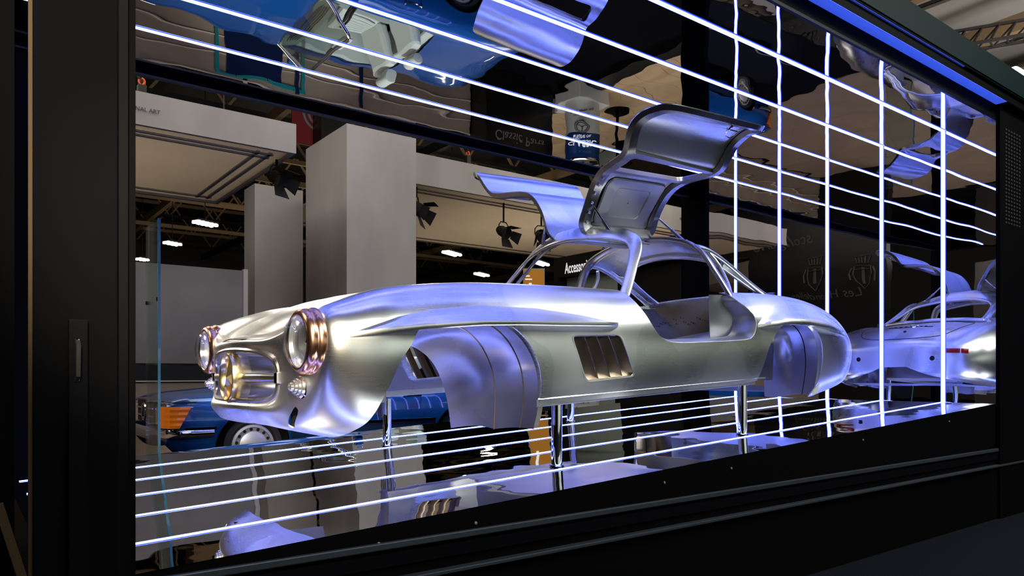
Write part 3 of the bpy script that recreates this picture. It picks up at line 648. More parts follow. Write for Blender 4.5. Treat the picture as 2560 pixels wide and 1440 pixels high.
# control net: each column lists 10 points (u, w, h) from the lower edge over the fender crest to the centre line
def colm(u, *wh): return [(u, w, h) for w, h in wh]
NET = [
 [(1.030, 0, .405), (1.035, .16, .405), (1.065, .33, .408), (1.095, .405, .44), (1.100, .412, .52), (1.090, .395, .578), (1.070, .32, .612), (1.050, .22, .628), (1.040, .11, .636), (1.036, 0, .638)],
 [(1.010, 0, .385), (1.015, .17, .385), (1.048, .36, .385), (1.085, .445, .42), (1.092, .452, .53), (1.082, .43, .612), (1.060, .335, .648), (1.042, .225, .660), (1.034, .11, .666), (1.030, 0, .668)],
 [(1.035, 0, .335), (1.045, .22, .333), (1.085, .46, .335), (1.112, .555, .41), (1.120, .60, .535), (1.110, .575, .67), (1.095, .45, .695), (1.085, .28, .692), (1.075, .13, .698), (1.070, 0, .70)],
 [(1.110, 0, .292), (1.125, .29, .287), (1.160, .60, .295), (1.168, .735, .41), (1.165, .812, .56), (1.160, .815, .69), (1.160, .685, .782), (1.150, .50, .735), (1.140, .25, .735), (1.135, 0, .738)],
 [(1.200, 0, .268), (1.220, .34, .262), (1.248, .675, .268), (1.250, .800, .39), (1.250, .853, .55), (1.250, .848, .695), (1.250, .695, .818), (1.245, .52, .785), (1.230, .27, .785), (1.220, 0, .788)],
 [(1.330, 0, .250), (1.340, .38, .245), (1.350, .715, .250), (1.350, .828, .37), (1.350, .872, .54), (1.350, .865, .70), (1.350, .705, .845), (1.350, .54, .825), (1.345, .28, .832), (1.340, 0, .836)],
 colm(1.55, (.80, .30), (.825, .33), (.845, .39), (.866, .49), (.884, .60), (.866, .71), (.705, .876), (.55, .868), (.28, .886), (0, .89)),
 colm(1.85, (.84, .315), (.852, .36), (.862, .43), (.874, .52), (.886, .61), (.868, .72), (.700, .896), (.55, .893), (.28, .918), (0, .925)),
 colm(2.20, (.845, .315), (.856, .36), (.867, .43), (.877, .52), (.882, .61), (.862, .72), (.700, .896), (.55, .900), (.28, .928), (0, .935)),
 colm(2.60, (.848, .315), (.860, .36), (.871, .43), (.879, .52), (.880, .61), (.858, .72), (.708, .884), (.56, .899), (.28, .927), (0, .934)),
 colm(3.00, (.848, .315), (.861, .36), (.873, .43), (.881, .52), (.880, .61), (.856, .72), (.725, .866), (.57, .889), (.28, .917), (0, .924)),
 colm(3.45, (.848, .318), (.861, .36), (.874, .43), (.883, .52), (.881, .61), (.858, .72), (.735, .862), (.58, .885), (.28, .912), (0, .918)),
 colm(3.85, (.848, .32), (.862, .36), (.877, .43), (.888, .52), (.888, .61), (.866, .72), (.735, .868), (.58, .886), (.28, .910), (0, .916)),
 colm(4.15, (.845, .32), (.862, .36), (.880, .43), (.893, .52), (.894, .61), (.872, .72), (.730, .868), (.57, .882), (.28, .902), (0, .908)),
 colm(4.50, (.815, .19), (.855, .27), (.880, .38), (.892, .50), (.892, .60), (.864, .71), (.715, .854), (.56, .862), (.28, .878), (0, .884)),
 colm(4.80, (.745, .185), (.815, .25), (.856, .36), (.872, .48), (.868, .58), (.836, .685), (.690, .814), (.54, .820), (.28, .836), (0, .842)),
 colm(5.05, (.680, .195), (.765, .245), (.818, .35), (.834, .46), (.824, .56), (.778, .655), (.650, .746), (.50, .755), (.26, .770), (0, .776)),
 colm(5.22, (.600, .215), (.690, .25), (.745, .34), (.764, .44), (.748, .53), (.705, .60), (.600, .658), (.46, .672), (.25, .688), (0, .694)),
 colm(5.32, (.480, .245), (.575, .265), (.640, .335), (.664, .42), (.648, .50), (.610, .555), (.520, .595), (.40, .612), (.22, .628), (0, .634)),
 colm(5.375, (.30, .29), (.39, .30), (.46, .345), (.49, .41), (.475, .47), (.44, .51), (.36, .54), (.27, .555), (.15, .568), (0, .572)),
 colm(5.39, (.12, .36), (.16, .365), (.20, .385), (.22, .415), (.21, .44), (.19, .46), (.155, .475), (.115, .48), (.06, .486), (0, .488)),
]
NET = np.array(NET); NET[0, 2:8, 1] *= 1.08; NET[1, 2:8, 1] *= 1.07; NET[2, 2:6, 1] *= 1.02                                   # (cols, 10, 3)
full = np.concatenate([NET, NET[:, 8::-1] * np.array([1, -1, 1])], axis=1)
def chord(A):
    d = np.linalg.norm(np.diff(A, axis=0), axis=2).mean(axis=1); return np.concatenate([[0], np.cumsum(d)])
tv = chord(full); tr = chord(np.swapaxes(full, 0, 1))
def refine(t, n): return np.concatenate([np.linspace(a, b, n, endpoint=False) for a, b in zip(t, t[1:])] + [[t[-1]]])
G = natural_spline(tv, full, refine(tv, 12))
G = np.swapaxes(natural_spline(tr, np.swapaxes(G, 0, 1), refine(tr, 8)), 0, 1)      # fine grid (C, R, 3)
NC, NR = G.shape[:2]
near_rows = range(0, NR // 2 + 1)
PCACHE = {}
def body_profile(u):
    k = round(float(u), 3)
    if k not in PCACHE: PCACHE[k] = _profile(k)
    return PCACHE[k]
def _profile(u):
    hs, ws = [], []
    for r in near_rows:
        hs.append(np.interp(u, G[:, r, 0], G[:, r, 2])); ws.append(np.interp(u, G[:, r, 0], G[:, r, 1]))
    return np.array(hs), np.array(ws)
def bw(u, h):
    hs, ws = body_profile(u); k = int(np.argmax(hs * (np.arange(len(hs)) < 7 * 8))); 
    k = max(2, next((i for i in range(1, len(hs)) if hs[i] < hs[i - 1] and i > 30), len(hs)) - 1)
    return float(np.interp(h, hs[:k], ws[:k]))

F0 = [tuple((NC - 1) * NR + r for r in range(NR))] + [(c * NR + r, c * NR + r + 1, (c + 1) * NR + r + 1, (c + 1) * NR + r) for c in range(NC - 1) for r in range(NR - 1)]
V0 = G.reshape(-1, 3)
ARCH_F = spline([(1.20, .16), (1.288, .262), (1.331, .300), (1.358, .340), (1.403, .448), (1.448, .552), (1.500, .625), (1.56, .690), (1.80, .706), (1.98, .703), (2.095, .630), (2.175, .515), (2.205, .400), (2.208, .25), (2.208, .1)], 0, per=6) + [(1.2, .1)]
ARCH_R = spline([(3.925, .1), (3.925, .25), (3.938, .335), (3.975, .451), (4.005, .535), (4.10, .635), (4.20, .67), (4.40, .672), (4.52, .632), (4.592, .56), (4.628, .45), (4.632, .33), (4.60, .22), (4.56, .1)], 0, per=6)
DOOR = spline([(2.935, 1.05), (2.90, .90), (2.897, .845), (2.928, .753), (2.981, .656), (3.045, .602), (3.16, .581), (3.40, .578), (3.74, .580), (3.835, .598), (3.880, .66), (3.885, .72), (3.850, .775), (3.80, .83), (3.78, .90), (3.77, 1.05)], 0, per=6)
def rounded(P, r, n=5):
    out = []; m = len(P)
    for i in range(m):
        p = np.array(P[i]); a = np.array(P[i - 1]) - p; b = np.array(P[(i + 1) % m]) - p
        a = p + a / np.linalg.norm(a) * r; b = p + b / np.linalg.norm(b) * r
        for k in range(n + 1):
            t = k / n; out.append(tuple((1 - t) ** 2 * a + 2 * t * (1 - t) * p + t * t * b))
    return out
VENT = rounded([(2.383, .638), (2.715, .634), (2.825, .420), (2.489, .410)], .035)
CABIN = spline([(2.86, 0), (2.90, .35), (3.00, .60), (3.10, .665), (3.45, .70), (3.75, .69), (3.90, .62), (4.2, .56), (4.45, .50), (4.54, .30), (4.56, 0)], 0, per=5)
CABIN = CABIN + [(u, -w) for u, w in CABIN[::-1]]
SLOT = [(1.215 + .016 * math.cos(a) + .022 * math.sin(a), .345 + .045 * math.sin(a)) for a in np.linspace(0, 2 * PI, 20, endpoint=False)]
def cut_shape(poly, cond): return lambda P: inside(poly, P[:, [0, 2]]) & cond(P)
Vb, Fb = V0, F0
Vb, Fb = clip(Vb, Fb, cut_shape(ARCH_F, lambda P: P[:, 2] < .9))
Vb, Fb = clip(Vb, Fb, cut_shape(ARCH_R, lambda P: P[:, 2] < .9))
Vb, Fb = clip(Vb, Fb, cut_shape(DOOR, lambda P: (np.abs(P[:, 1]) > .55)))
Vb, Fb = clip(Vb, Fb, cut_shape(VENT, lambda P: np.abs(P[:, 1]) > .6))
Vb, Fb = clip(Vb, Fb, lambda P: inside(CABIN, P[:, [0, 1]]) & (P[:, 2] > .78))
Vb, Fb = clip(Vb, Fb, lambda P: (P[:, 0] > 1.36) & (P[:, 0] < 2.2) & (P[:, 2] < .40) & (np.abs(P[:, 1]) < .70))
# air slot in the chin: rotated oval in front projection
def slot_cut(P):
    w, h = np.abs(P[:, 1]) - .555, P[:, 2] - .338; a = .70; x = w * math.cos(a) - h * math.sin(a); y = w * math.sin(a) + h * math.cos(a)
    return (P[:, 0] < 1.3) & ((x / .018) ** 4 + (y / .055) ** 4 < 1)
Vb, Fb = clip(Vb, Fb, slot_cut)
shell = MB().add([W(*p) for p in Vb], Fb).build('body_shell', 'aluminium', car, smooth=True, solid=.006, angle=60)

def mirror_w(pts): return [(u, -w, h) for u, w, h in pts]
def surf(name, rows, material, parent=car, solid=.004, both=True, smooth=True, angle=60):
    """rows of (u,w,h) points; built on the near side and mirrored to the far side"""
    out = []
    for s in ((1, -1) if both else (1,)):
        o = MB().grid([[W(p[0], p[1] * s, p[2]) for p in r] for r in rows]).build(name, material, parent, smooth=smooth, solid=solid, angle=angle, offset=0)
        out.append(o)
    return out

for s in (1, -1): MB().hexa([W(1.15, .45 * s, .27), W(1.34, .45 * s, .27), W(1.34, .455 * s, .27), W(1.15, .455 * s, .27), W(1.15, .45 * s, .43), W(1.34, .45 * s, .43), W(1.34, .455 * s, .43), W(1.15, .455 * s, .43)]).build('slot_backing', 'black_hole', car)  # black backing plate puts dark depth behind the chin slot
# ---- eyebrows over the four wheel arches
def brow(us, ue, hb, ht, pmax, rise, fall):
    rows = []
    for u in np.linspace(us, ue, 56):
        b = float(np.interp(u, *hb)); t = float(np.interp(u, *ht)); wb, wt = bw(u, b), bw(u, t)
        p = pmax * min(1, max(0, (u - us) / rise)) ** .9 * min(1, max(0, (ue - u) / fall)) ** .55
        wm = bw(u, b + (t - b) * .55)
        rows.append([(u, wb - .012, b), (u, wb + p * .9, b - .002), (u, wb + p, b + .006), (u, wb + p * .985, b + .016),
                     (u, bw(u, b + (t - b) * .40) + p * .84, b + (t - b) * .40), (u, wm + p * .62, b + (t - b) * .58), (u, bw(u, b + (t - b) * .8) + p * .32, b + (t - b) * .80), (u, bw(u, t) + p * .10, t), (u, bw(u, t + (t - b) * .35) - .001, t + (t - b) * .35)])
    return rows
FB = ([1.22, 1.345, 1.527, 1.83, 2.05, 2.29, 2.70], [.660, .671, .684, .696, .694, .687, .679])
FT = ([1.22, 1.29, 1.45, 1.62, 1.87, 2.19, 2.47, 2.70], [.662, .684, .722, .748, .764, .752, .724, .690])
surf('wheel_arch_eyebrow', brow(1.238, 2.705, FB, FT, .058, .40, .10), 'aluminium', solid=.003, angle=50)
RB = ([3.89, 4.16, 4.39, 4.63, 4.85, 5.0], [.655, .668, .660, .634, .600, .575])
RT = ([3.89, 3.99, 4.15, 4.35, 4.6, 4.85, 5.0], [.663, .715, .757, .765, .742, .668, .60])
surf('wheel_arch_eyebrow', brow(3.892, 4.99, RB, RT, .050, .16, .30), 'aluminium', solid=.003, angle=50)

# ---- wheel-house sheets behind the arches
def ruled(a, b, n, bulge=0.):
    rows = []
    for k in range(n + 1):
        t = k / n; rows.append([tuple(np.array(p) * (1 - t) + np.array(q) * t + np.array([bulge * math.sin(PI * t), 0, bulge * .6 * math.sin(PI * t)])) for p, q in zip(a, b)])
    return rows
o_arc = spline([(1.52, .84, .68), (1.66, .84, .703), (1.82, .84, .712), (1.98, .84, .705), (2.10, .84, .630), (2.18, .84, .515), (2.207, .84, .395), (2.205, .83, .28), (2.19, .82, .20)], 0, per=5)
m_arc = spline([(1.52, .60, .70), (1.62, .60, .72), (1.76, .60, .72), (1.92, .60, .70), (2.03, .60, .625), (2.10, .60, .51), (2.125, .60, .395), (2.125, .60, .28), (2.12, .60, .195)], 0, per=5)
i_arc = spline([(1.55, .40, .63), (1.62, .40, .637), (1.70, .40, .635), (1.79, .40, .612), (1.875, .40, .55), (1.935, .40, .455), (1.97, .40, .35), (1.985, .40, .27), (1.995, .40, .20)], 0, per=5)
surf('wheel_house', ruled(i_arc, m_arc, 8, .02) + ruled(m_arc, o_arc, 8, .012)[1:], 'aluminium_raw', solid=.004)
rim = [[(u, w - .002, h), (u + .022 * (1 if h < .69 else .4), w + .012, h + .012)] for u, w, h in o_arc[14:]]
surf('arch_flange', [list(x) for x in zip(*rim)], 'aluminium', solid=.003)
sheet = ruled(i_arc, m_arc, 8, .02) + ruled(m_arc, o_arc, 8, .012)[1:]
for row in (sheet[8], sheet[13]):
    for s in (1, -1): MB().tube([W(u - .003, w * s, h - .002) for u, w, h in row], .0026, 6).build('weld_seam', 'vent_brown', car, smooth=True)
o_arc = spline([(4.02, .845, .60), (4.12, .85, .655), (4.28, .855, .682), (4.42, .855, .678), (4.53, .85, .632), (4.60, .845, .56), (4.633, .84, .45), (4.635, .835, .33), (4.605, .82, .19)], 0, per=5)
m_arc = spline([(4.10, .64, .62), (4.2, .64, .665), (4.34, .64, .68), (4.47, .64, .665), (4.57, .64, .61), (4.63, .64, .52), (4.655, .64, .42), (4.65, .64, .31), (4.63, .64, .185)], 0, per=5)
i_arc = spline([(4.16, .44, .60), (4.25, .44, .635), (4.37, .44, .64), (4.47, .44, .61), (4.54, .44, .55), (4.585, .44, .47), (4.61, .44, .38), (4.62, .44, .28), (4.625, .44, .17)], 0, per=5)
surf('wheel_house', ruled(i_arc, m_arc, 8, -.015) + ruled(m_arc, o_arc, 8, .01)[1:], 'aluminium_raw', solid=.004)
rim = [[(u, w - .002, h), (u + .03 * (1 if h < .66 else .3), w + .016, h + .008)] for u, w, h in o_arc[12:]]
surf('arch_flange', [list(x) for x in zip(*rim)], 'aluminium', solid=.003)
sheet = ruled(m_arc, o_arc, 8, .01)
for s in (1, -1): MB().tube([W(u - .002, w * s, h - .002) for u, w, h in sheet[4]], .0035, 6).build('weld_seam', 'black_hole', car, smooth=True)

# ---- sill flange with mounting holes
for s in (1, -1):
    rows = [[W(u, s * (bw(u, .322) + dw), h) for u in np.linspace(2.195, 3.925, 24)] for dw, h in ((.004, .346), (.007, .341), (-.004, .338), (-.006, .306), (-.014, .304))]
    fl = MB().grid(rows).build('sill_flange', 'aluminium', car, smooth=True, solid=.003, angle=30)
    for k, u in enumerate((2.235, 2.415, 2.52, 2.575, 2.74, 2.84, 2.915, 3.09, 3.17, 3.265, 3.42, 3.48, 3.575, 3.72, 3.765, 3.86)):
        y = s * (bw(u, .322) - .004); lo = W(u - .006, y, .324); hi = W(u + .006, y + s * .004, .335)
        MB().box((lo[0], min(lo[1], hi[1]), lo[2]), (hi[0], max(lo[1], hi[1]), hi[2])).build('flange_hole', 'black_hole', fl)
    for u0, b0_, b1_ in ((2.2, .30, .20),):
        pass
# ---- side louvres
for s in (1, -1):
    fr = MB(); n = len(VENT)
    ins_ = [(u, bw(u, h) + .0015, h) for u, h in VENT]; deep = [(u, bw(u, h) - .045, h) for u, h in VENT]
    ou = [(2.6 + (u - 2.6) * 1.05, bw(u, h) + .002, .525 + (h - .525) * 1.06) for u, h in VENT]
    vn = fr.grid([[W(u, w * s, h) for u, w, h in r] for r in (ou, ins_, deep)], closed_v=True).build('side_vent', 'aluminium', car, smooth=True, angle=35)
    for k in range(4):
        f0, f1 = k / 4 + (.0 if k else .02), (k + 1) / 4
        rows = []
        for t in np.linspace(0, 1, 9):
            tl = np.array([2.383, .632]) * (1 - t) + np.array([2.489, .413]) * t; tr_ = np.array([2.715, .630]) * (1 - t) + np.array([2.825, .422]) * t
            r = []
            for q in np.linspace(0, 1, 5):
                p = tl + (tr_ - tl) * (f0 + (f1 - f0) * q); w = bw(p[0], p[1])
                r.append(W(p[0], s * (w - .006 - .050 * (1 - q) ** .8), p[1]))
            rows.append(r)
        lb_ = MB().grid(rows).build('louvre_blade', 'vent_brown', vn, smooth=True, solid=.004, offset=0)
        if k < 3: MB().tube([Vector(r[-1]) + Vector((0, -.001 * s, 0)) for r in rows], .0026, 6).build('blade_edge', 'bar_metal', lb_, smooth=True)

# ---- headlamps with copper buckets
for s in (1, -1):
    c = W(1.165, .683 * s, .650); ax = Vector((-1, 0, -.02)); 
    hl = MB().lathe(c, ax, [(-.06, .110), (-.02, .128), (.000, .134), (.012, .139), (.026, .139), (.036, .133), (.040, .129), (.046, .132), (.058, .133), (.070, .127), (.078, .116), (.080, .109), (.074, .105)], 48).build('headlamp', 'copper', car, smooth=True, angle=80)
    MB().lathe(c, ax, [(.074, .107), (.080, .105), (.092, .098), (.106, .080), (.114, .055), (.118, .025), (.119, 0)], 48).build('lens', 'lens_glass', hl, smooth=True, solid=.004)
    MB().lathe(c, ax, [(.072, .104), (.040, .096), (.005, .075), (-.015, .045), (-.022, 0)], 40).build('reflector', 'reflector', hl, smooth=True)
    MB().lathe(c, ax, [(-.02, .012), (.02, .012), (.035, .018), (.045, 0)], 14).build('bulb_holder', 'chrome', hl, smooth=True)
    q = MB()
    for k in range(-5, 6):
        x = k * .0165; hh = math.sqrt(max(0, .094 ** 2 - x * x)) * .9; dep = .098 + .016 * (1 - (x / .1) ** 2)
        pts = [Vector(c) + ax * (dep - .0235 * (z_ / .1) ** 2) + Vector((0, x * -1, z_)) for z_ in np.linspace(-hh, hh, 9)]
        q.tube(pts, .0022, 5)
    q.build('lens_flutes', 'lens_glass', hl, smooth=True)
    # parking light below
    c = W(1.150, .615 * s, .466); ax = Vector((-1, -.12 * s, 0))
    il = MB().lathe(c, ax, [(-.08, .050), (.0, .054), (.010, .056), (.020, .053), (.024, .046)], 32).build('parking_light', 'chrome', car, smooth=True)
    MB().lathe(c, ax, [(.022, .047), (.034, .043), (.036, .035), (.046, .034), (.048, .027), (.058, .026), (.060, .018), (.070, .016), (.076, .006), (.078, 0)], 28).build('ribbed_lens', 'ribbed_lens', il, smooth=True, angle=30)

# ---- grille: lip, star in a ring, barrel and cross bar
ringp = []
col0 = NET[0]; half = [tuple(p) for p in col0]; loop = half + [(u, -w, h) for u, w, h in half[-2:0:-1]]
loop = spline(loop, 0, closed=True, per=6)
MB().tube([W(u - .004, w, h) for u, w, h in loop], .011, 8, closed=True).build('grille_lip', 'aluminium_raw', car, smooth=True)
rows = [[W(u, w, h) for u, w, h in loop], [W(u + .022, w * .99, h) for u, w, h in loop]]
MB().grid(rows, closed_v=True).build('grille_duct', 'aluminium_inner', car, smooth=True, solid=.003)
gc = W(1.050, 0, .508)
st = MB().lathe(gc, (-1, 0, 0), [(-.04, .088), (-.04, .112), (.030, .116), (.042, .112), (.044, .104), (.036, .096), (.010, .090), (-.04, .088)], 48).build('star_emblem', 'brass', car, smooth=True, angle=35)
q = MB()
for a in (90, 210, 330):
    a = math.radians(a); e = Vector((0, -math.cos(a), math.sin(a))); n2 = Vector((0, -math.cos(a + PI / 2), math.sin(a + PI / 2))); o_ = Vector(gc) + Vector((-.022, 0, 0))
    L_ = .098; w0 = .030
    q.add([o_ + n2 * w0 + e * .012, o_ + e * L_, o_ - n2 * w0 + e * .012, o_, o_ + Vector((-.020, 0, 0)), o_ + e * L_ + Vector((-.004, 0, 0))],
          [(0, 4, 5), (5, 4, 2), (0, 5, 1), (1, 5, 2), (0, 3, 4), (4, 3, 2)])
q.build('star', 'brass', st)
MB().lathe(gc, (1, 0, 0), [(.0, .104), (.06, .104), (.20, .100), (.22, .098)], 40).build('grille_barrel', 'barrel_bronze', car, smooth=True, solid=.004)
for s in (1, -1):
    pts = [(1.045, .10 * s, .508), (1.05, .2 * s, .508), (1.066, .32 * s, .507), (1.086, .42 * s, .505), (1.094, .46 * s, .504)]
    rows = []
    for u, w, h in spline(pts, 0, per=4):
        rows.append([W(u + .016 * math.cos(a), w, h + .020 * math.sin(a)) for a in np.linspace(0, 2 * PI, 12, endpoint=False)])
    bar_ = MB().grid(rows, closed_v=True).build('grille_bar', 'bar_metal', car, smooth=True)
    MB().box(*[tuple(x) for x in (np.minimum(W(1.076, .452 * s, .482), W(1.110, .48 * s, .528)), np.maximum(W(1.076, .452 * s, .482), W(1.110, .48 * s, .528)))]).build('bar_cap', 'chrome', bar_, bevel=.003)
# bonnet seam, firewall pieces seen through the grille
seam = [(1.045 + .9 * (w / .42) ** 2 * .12, w, float(np.interp(abs(w), [0, .2, .32, .41], [.682, .674, .660, .62]))) for w in np.linspace(-.41, .41, 31)]
MB().tube([W(u - .018, w, h + .006) for u, w, h in seam], .0028, 6).build('bonnet_seam', 'black_hole', car)
MB().box((2.86, BC - .70, fz(2.86) + .36), (2.88, BC + .70, fz(2.86) + .84)).build('firewall', 'aluminium_inner', car)
for s in (1, -1):
    MB().hexa([W(1.20, .50 * s, .36), W(1.62, .42 * s, .36), W(1.62, .41 * s, .36), W(1.20, .49 * s, .36), W(1.20, .50 * s, .62), W(1.62, .42 * s, .66), W(1.62, .41 * s, .66), W(1.20, .49 * s, .62)]).build('inner_wing', 'aluminium_inner', car)

# ---- cabin: floor, tunnel, bulkhead, jambs
MB().hexa([W(2.88, -.80, .33), W(4.1, -.80, .33), W(4.1, .80, .33), W(2.88, .80, .33), W(2.88, -.80, .338), W(4.1, -.80, .338), W(4.1, .80, .338), W(2.88, .80, .338)]).build('floor_pan', 'aluminium_inner', car)
MB().hexa([W(4.40, -.64, .30), W(4.42, -.64, .30), W(4.42, .64, .30), W(4.40, .64, .30), W(4.49, -.60, .90), W(4.51, -.60, .90), W(4.51, .60, .90), W(4.49, .60, .90)]).build('rear_bulkhead', 'aluminium_raw', car)
q = MB()
for k in range(26):
    w = -.45 + .033 * k + random.uniform(-.01, .01); h = .745 + random.uniform(-.03, .03); c = W(4.455, w, h); q.lathe(c, (-1, 0, 0), [(0, .0045), (.003, .004), (.0031, 0)], 7)
o = q.build('rivet_holes', 'black_hole', car); o['kind'] = 'stuff'
MB().add([W(3.75, .05, .50), W(4.42, -.35, .60), W(4.44, .66, .72), W(3.80, .70, .56)], [(0, 1, 2, 3)]).build('luggage_ramp', 'aluminium_inner', car, solid=.006)
jamb = [(u, h) for u, h in DOOR if h < .87]
for s in (1, -1):
    r0 = [(u, bw(u, h) - .003, h) for u, h in jamb]
    cx, cz = 3.38, .80
    r1 = [(cx + (u - cx) * .985, bw(u, h) - .02, cz + (h - cz) * .96) for u, h in jamb]
    r2 = [(cx + (u - cx) * .955, bw(u, h) - .055, cz + (h - cz) * .93) for u, h in jamb]
    r3 = [(cx + (u - cx) * .945, bw(u, h) - .15, cz + (h - cz) * .91) for u, h in jamb]
    MB().grid([[W(u, w * s, h) for u, w, h in r] for r in (r0, r1, r2, r3)]).build('door_jamb', 'aluminium_inner', car, smooth=True, solid=.004, angle=50)
    MB().tube([W(u, (bw(u, h) - .012) * s, h + (.004 if h < .6 else 0)) for u, h in jamb], .004, 6).build('door_seal_groove', 'black_hole', car, smooth=True)
    pan = [[(3.60 + .10 * t, .70 - .05 * math.sin(PI * t), z) for t in (0, .3, .6, 1)] for z in (.585, .7, .86)]
    pan = [[(3.665 + .235 * t - .03 * (z - .585), .705 - .008 * math.sin(PI * t) + .04 * t * t, z) for t in np.linspace(0, 1, 9)] for z in np.linspace(.585, .865, 8)]
    MB().grid([[W(u, w * s, h) for u, w, h in r] for r in pan]).build('quarter_panel', 'aluminium_inner', car, smooth=True, solid=.004)
    for k, uu in enumerate((2.66, 3.0)):
        pass

# ---- greenhouse hoops
def sweep(pts, a, c, name, material='aluminium', parent=car, per=5, out=(3.5, 0, .7), n=12, both=False, power=.6):
    """superelliptic sweep along (u,w,h) points; a = half width in the skin, c = half thickness along the outward normal"""
    for s in ((1, -1) if both else (1,)):
        P = [Vector((u, w * s, h)) for u, w, h in spline(pts, 0, per=per)]; rows = []
        aa = a if isinstance(a, (list, tuple)) else [a, a]
        for i, p in enumerate(P):
            t = (P[min(i + 1, len(P) - 1)] - P[max(i - 1, 0)]).normalized(); nrm = p - Vector(out); nrm = (nrm - t * nrm.dot(t)).normalized(); sd = t.cross(nrm)
            ai = np.interp(i / (len(P) - 1), np.linspace(0, 1, len(aa)), aa); ring = []
            for k in range(n):
                th = 2 * PI * k / n; cs, sn = math.cos(th), math.sin(th)
                ring.append(W(*(p + sd * ai * math.copysign(abs(cs) ** power, cs) + nrm * c * math.copysign(abs(sn) ** power, sn))))
            rows.append(ring)
        mb = MB().grid(rows, closed_v=True); L0 = len(rows)
        mb.f += [tuple(range(n)), tuple((L0 - 1) * n + k for k in range(n))]
        mb.build(name, material, parent, smooth=True, angle=70)
A = [(2.965, .665, .855), (3.03, .635, .94), (3.10, .60, 1.04), (3.165, .56, 1.13), (3.195, .515, 1.19), (3.195, .44, 1.235), (3.175, .32, 1.268), (3.145, .16, 1.290), (3.135, 0, 1.297)]
A = A + [(u, -w, h) for u, w, h in A[-2::-1]]
sweep(A, [.030, .030, .046, .058, .060, .058, .046, .030, .030], .012, 'windscreen_frame', out=(3.75, 0, .75))
A2 = [(u + .035, w * .93, h - .018) for u, w, h in A]
sweep(A2, .016, .012, 'windscreen_flange', 'aluminium_raw', out=(3.75, 0, .75))
Bp = [(3.845, .735, .84), (3.83, .69, .92), (3.815, .635, 1.01), (3.80, .58, 1.10), (3.79, .52, 1.17), (3.785, .44, 1.22), (3.775, .30, 1.262), (3.77, .15, 1.285), (3.77, 0, 1.29)]
Bp = Bp + [(u, -w, h) for u, w, h in Bp[-2::-1]]
sweep(Bp, [.050, .036, .032, .034, .036, .034, .032, .036, .050], .016, 'door_pillar_hoop', 'aluminium_raw', out=(3.5, 0, .5))
Cp = [(3.80, .50, 1.19), (3.90, .50, 1.175), (4.03, .502, 1.128), (4.15, .505, 1.07), (4.27, .51, 1.005), (4.40, .52, .935), (4.53, .535, .868)]
sweep(Cp, .022, .014, 'rear_pillar', out=(3.6, 0, .5), both=True)
sweep([(3.86, .715, .856), (3.90, .665, .93), (3.93, .60, 1.02), (3.93, .555, 1.09), (3.90, .52, 1.15)], .014, .010, 'quarter_window_frame', both=True, out=(3.6, 0, .5))
sweep([(3.88, .705, .858), (4.1, .66, .866), (4.3, .60, .866), (4.50, .54, .866)], .020, .010, 'quarter_window_frame', both=True, out=(4, 0, .2))
Rw = [(4.13, .43, 1.085), (4.06, .36, 1.135), (4.00, .20, 1.175), (3.98, 0, 1.19)]; Rw = Rw + [(u, -w, h) for u, w, h in Rw[-2::-1]]
sweep(Rw, .028, .012, 'rear_window_frame', out=(3.6, 0, .5))
sweep([(4.13, .43, 1.085), (4.25, .45, 1.02), (4.40, .47, .945), (4.52, .48, .89)], .026, .012, 'rear_window_frame', both=True, out=(3.6, 0, .5))
Rl = [(4.52, .48, .89), (4.555, .3, .90), (4.57, 0, .905), (4.555, -.3, .90), (4.52, -.48, .89)]
sweep(Rl, .022, .012, 'rear_window_frame', out=(4, 0, .2))
Rl = [(4.50, .50, .86), (4.52, .3, .87), (4.53, 0, .875), (4.52, -.3, .87), (4.50, -.50, .86)]
# roof skin behind the doors and the strip between the rear pillar and the window frame
t0 = [(3.785, w, h) for u, w, h in spline(Bp, 0, per=3) if abs(w) <= .52]; 
rows = []
for f in np.linspace(0, 1, 6):
    row = []
    for w0 in np.linspace(-1, 1, 25):
        a0 = np.array([3.785, w0 * .50, float(np.interp(abs(w0) * .50, [0, .15, .3, .44, .5], [1.302, 1.297, 1.274, 1.232, 1.20]))])
        b0 = np.array([float(np.interp(abs(w0), [0, .5, .85, 1], [3.97, 4.0, 4.06, 4.12])), w0 * .44, float(np.interp(abs(w0), [0, .5, .85, 1], [1.204, 1.185, 1.145, 1.095]))])
        p = a0 * (1 - f) + b0 * f; p[2] += .014 * math.sin(PI * f); row.append(W(*p))
    rows.append(row)
MB().grid(rows).build('roof_panel', 'aluminium', car, smooth=True, solid=.004)
surf('rear_pillar_skin', [[(4.12, .44, 1.095), (4.25, .46, 1.03), (4.40, .48, .955), (4.52, .49, .895)], [(4.03, .502, 1.128), (4.2, .508, 1.045), (4.38, .518, .95), (4.53, .535, .87)]], 'aluminium', solid=.004)
# central roof spine that carries the hinges
sp = [[W(u, w, float(np.interp(u, [3.15, 3.4, 3.77], [1.30, 1.318, 1.302])) - .25 * w * w) for w in np.linspace(-.10, .10, 7)] for u in np.linspace(3.13, 3.80, 10)]
MB().grid(sp).build('roof_spine', 'aluminium', car, smooth=True, solid=.012)
for s in (1, -1):
    for u in (3.24, 3.66):
        MB().bar(W(u - .05, .115 * s, 1.285), W(u + .05, .115 * s, 1.285), .035, .03).build('door_hinge', 'aluminium_raw', car, bevel=.004)
sweep([(3.16, .10, 1.272), (3.4, .12, 1.285), (3.78, .10, 1.270)], .018, .012, 'roof_rail', 'aluminium_inner', both=True)

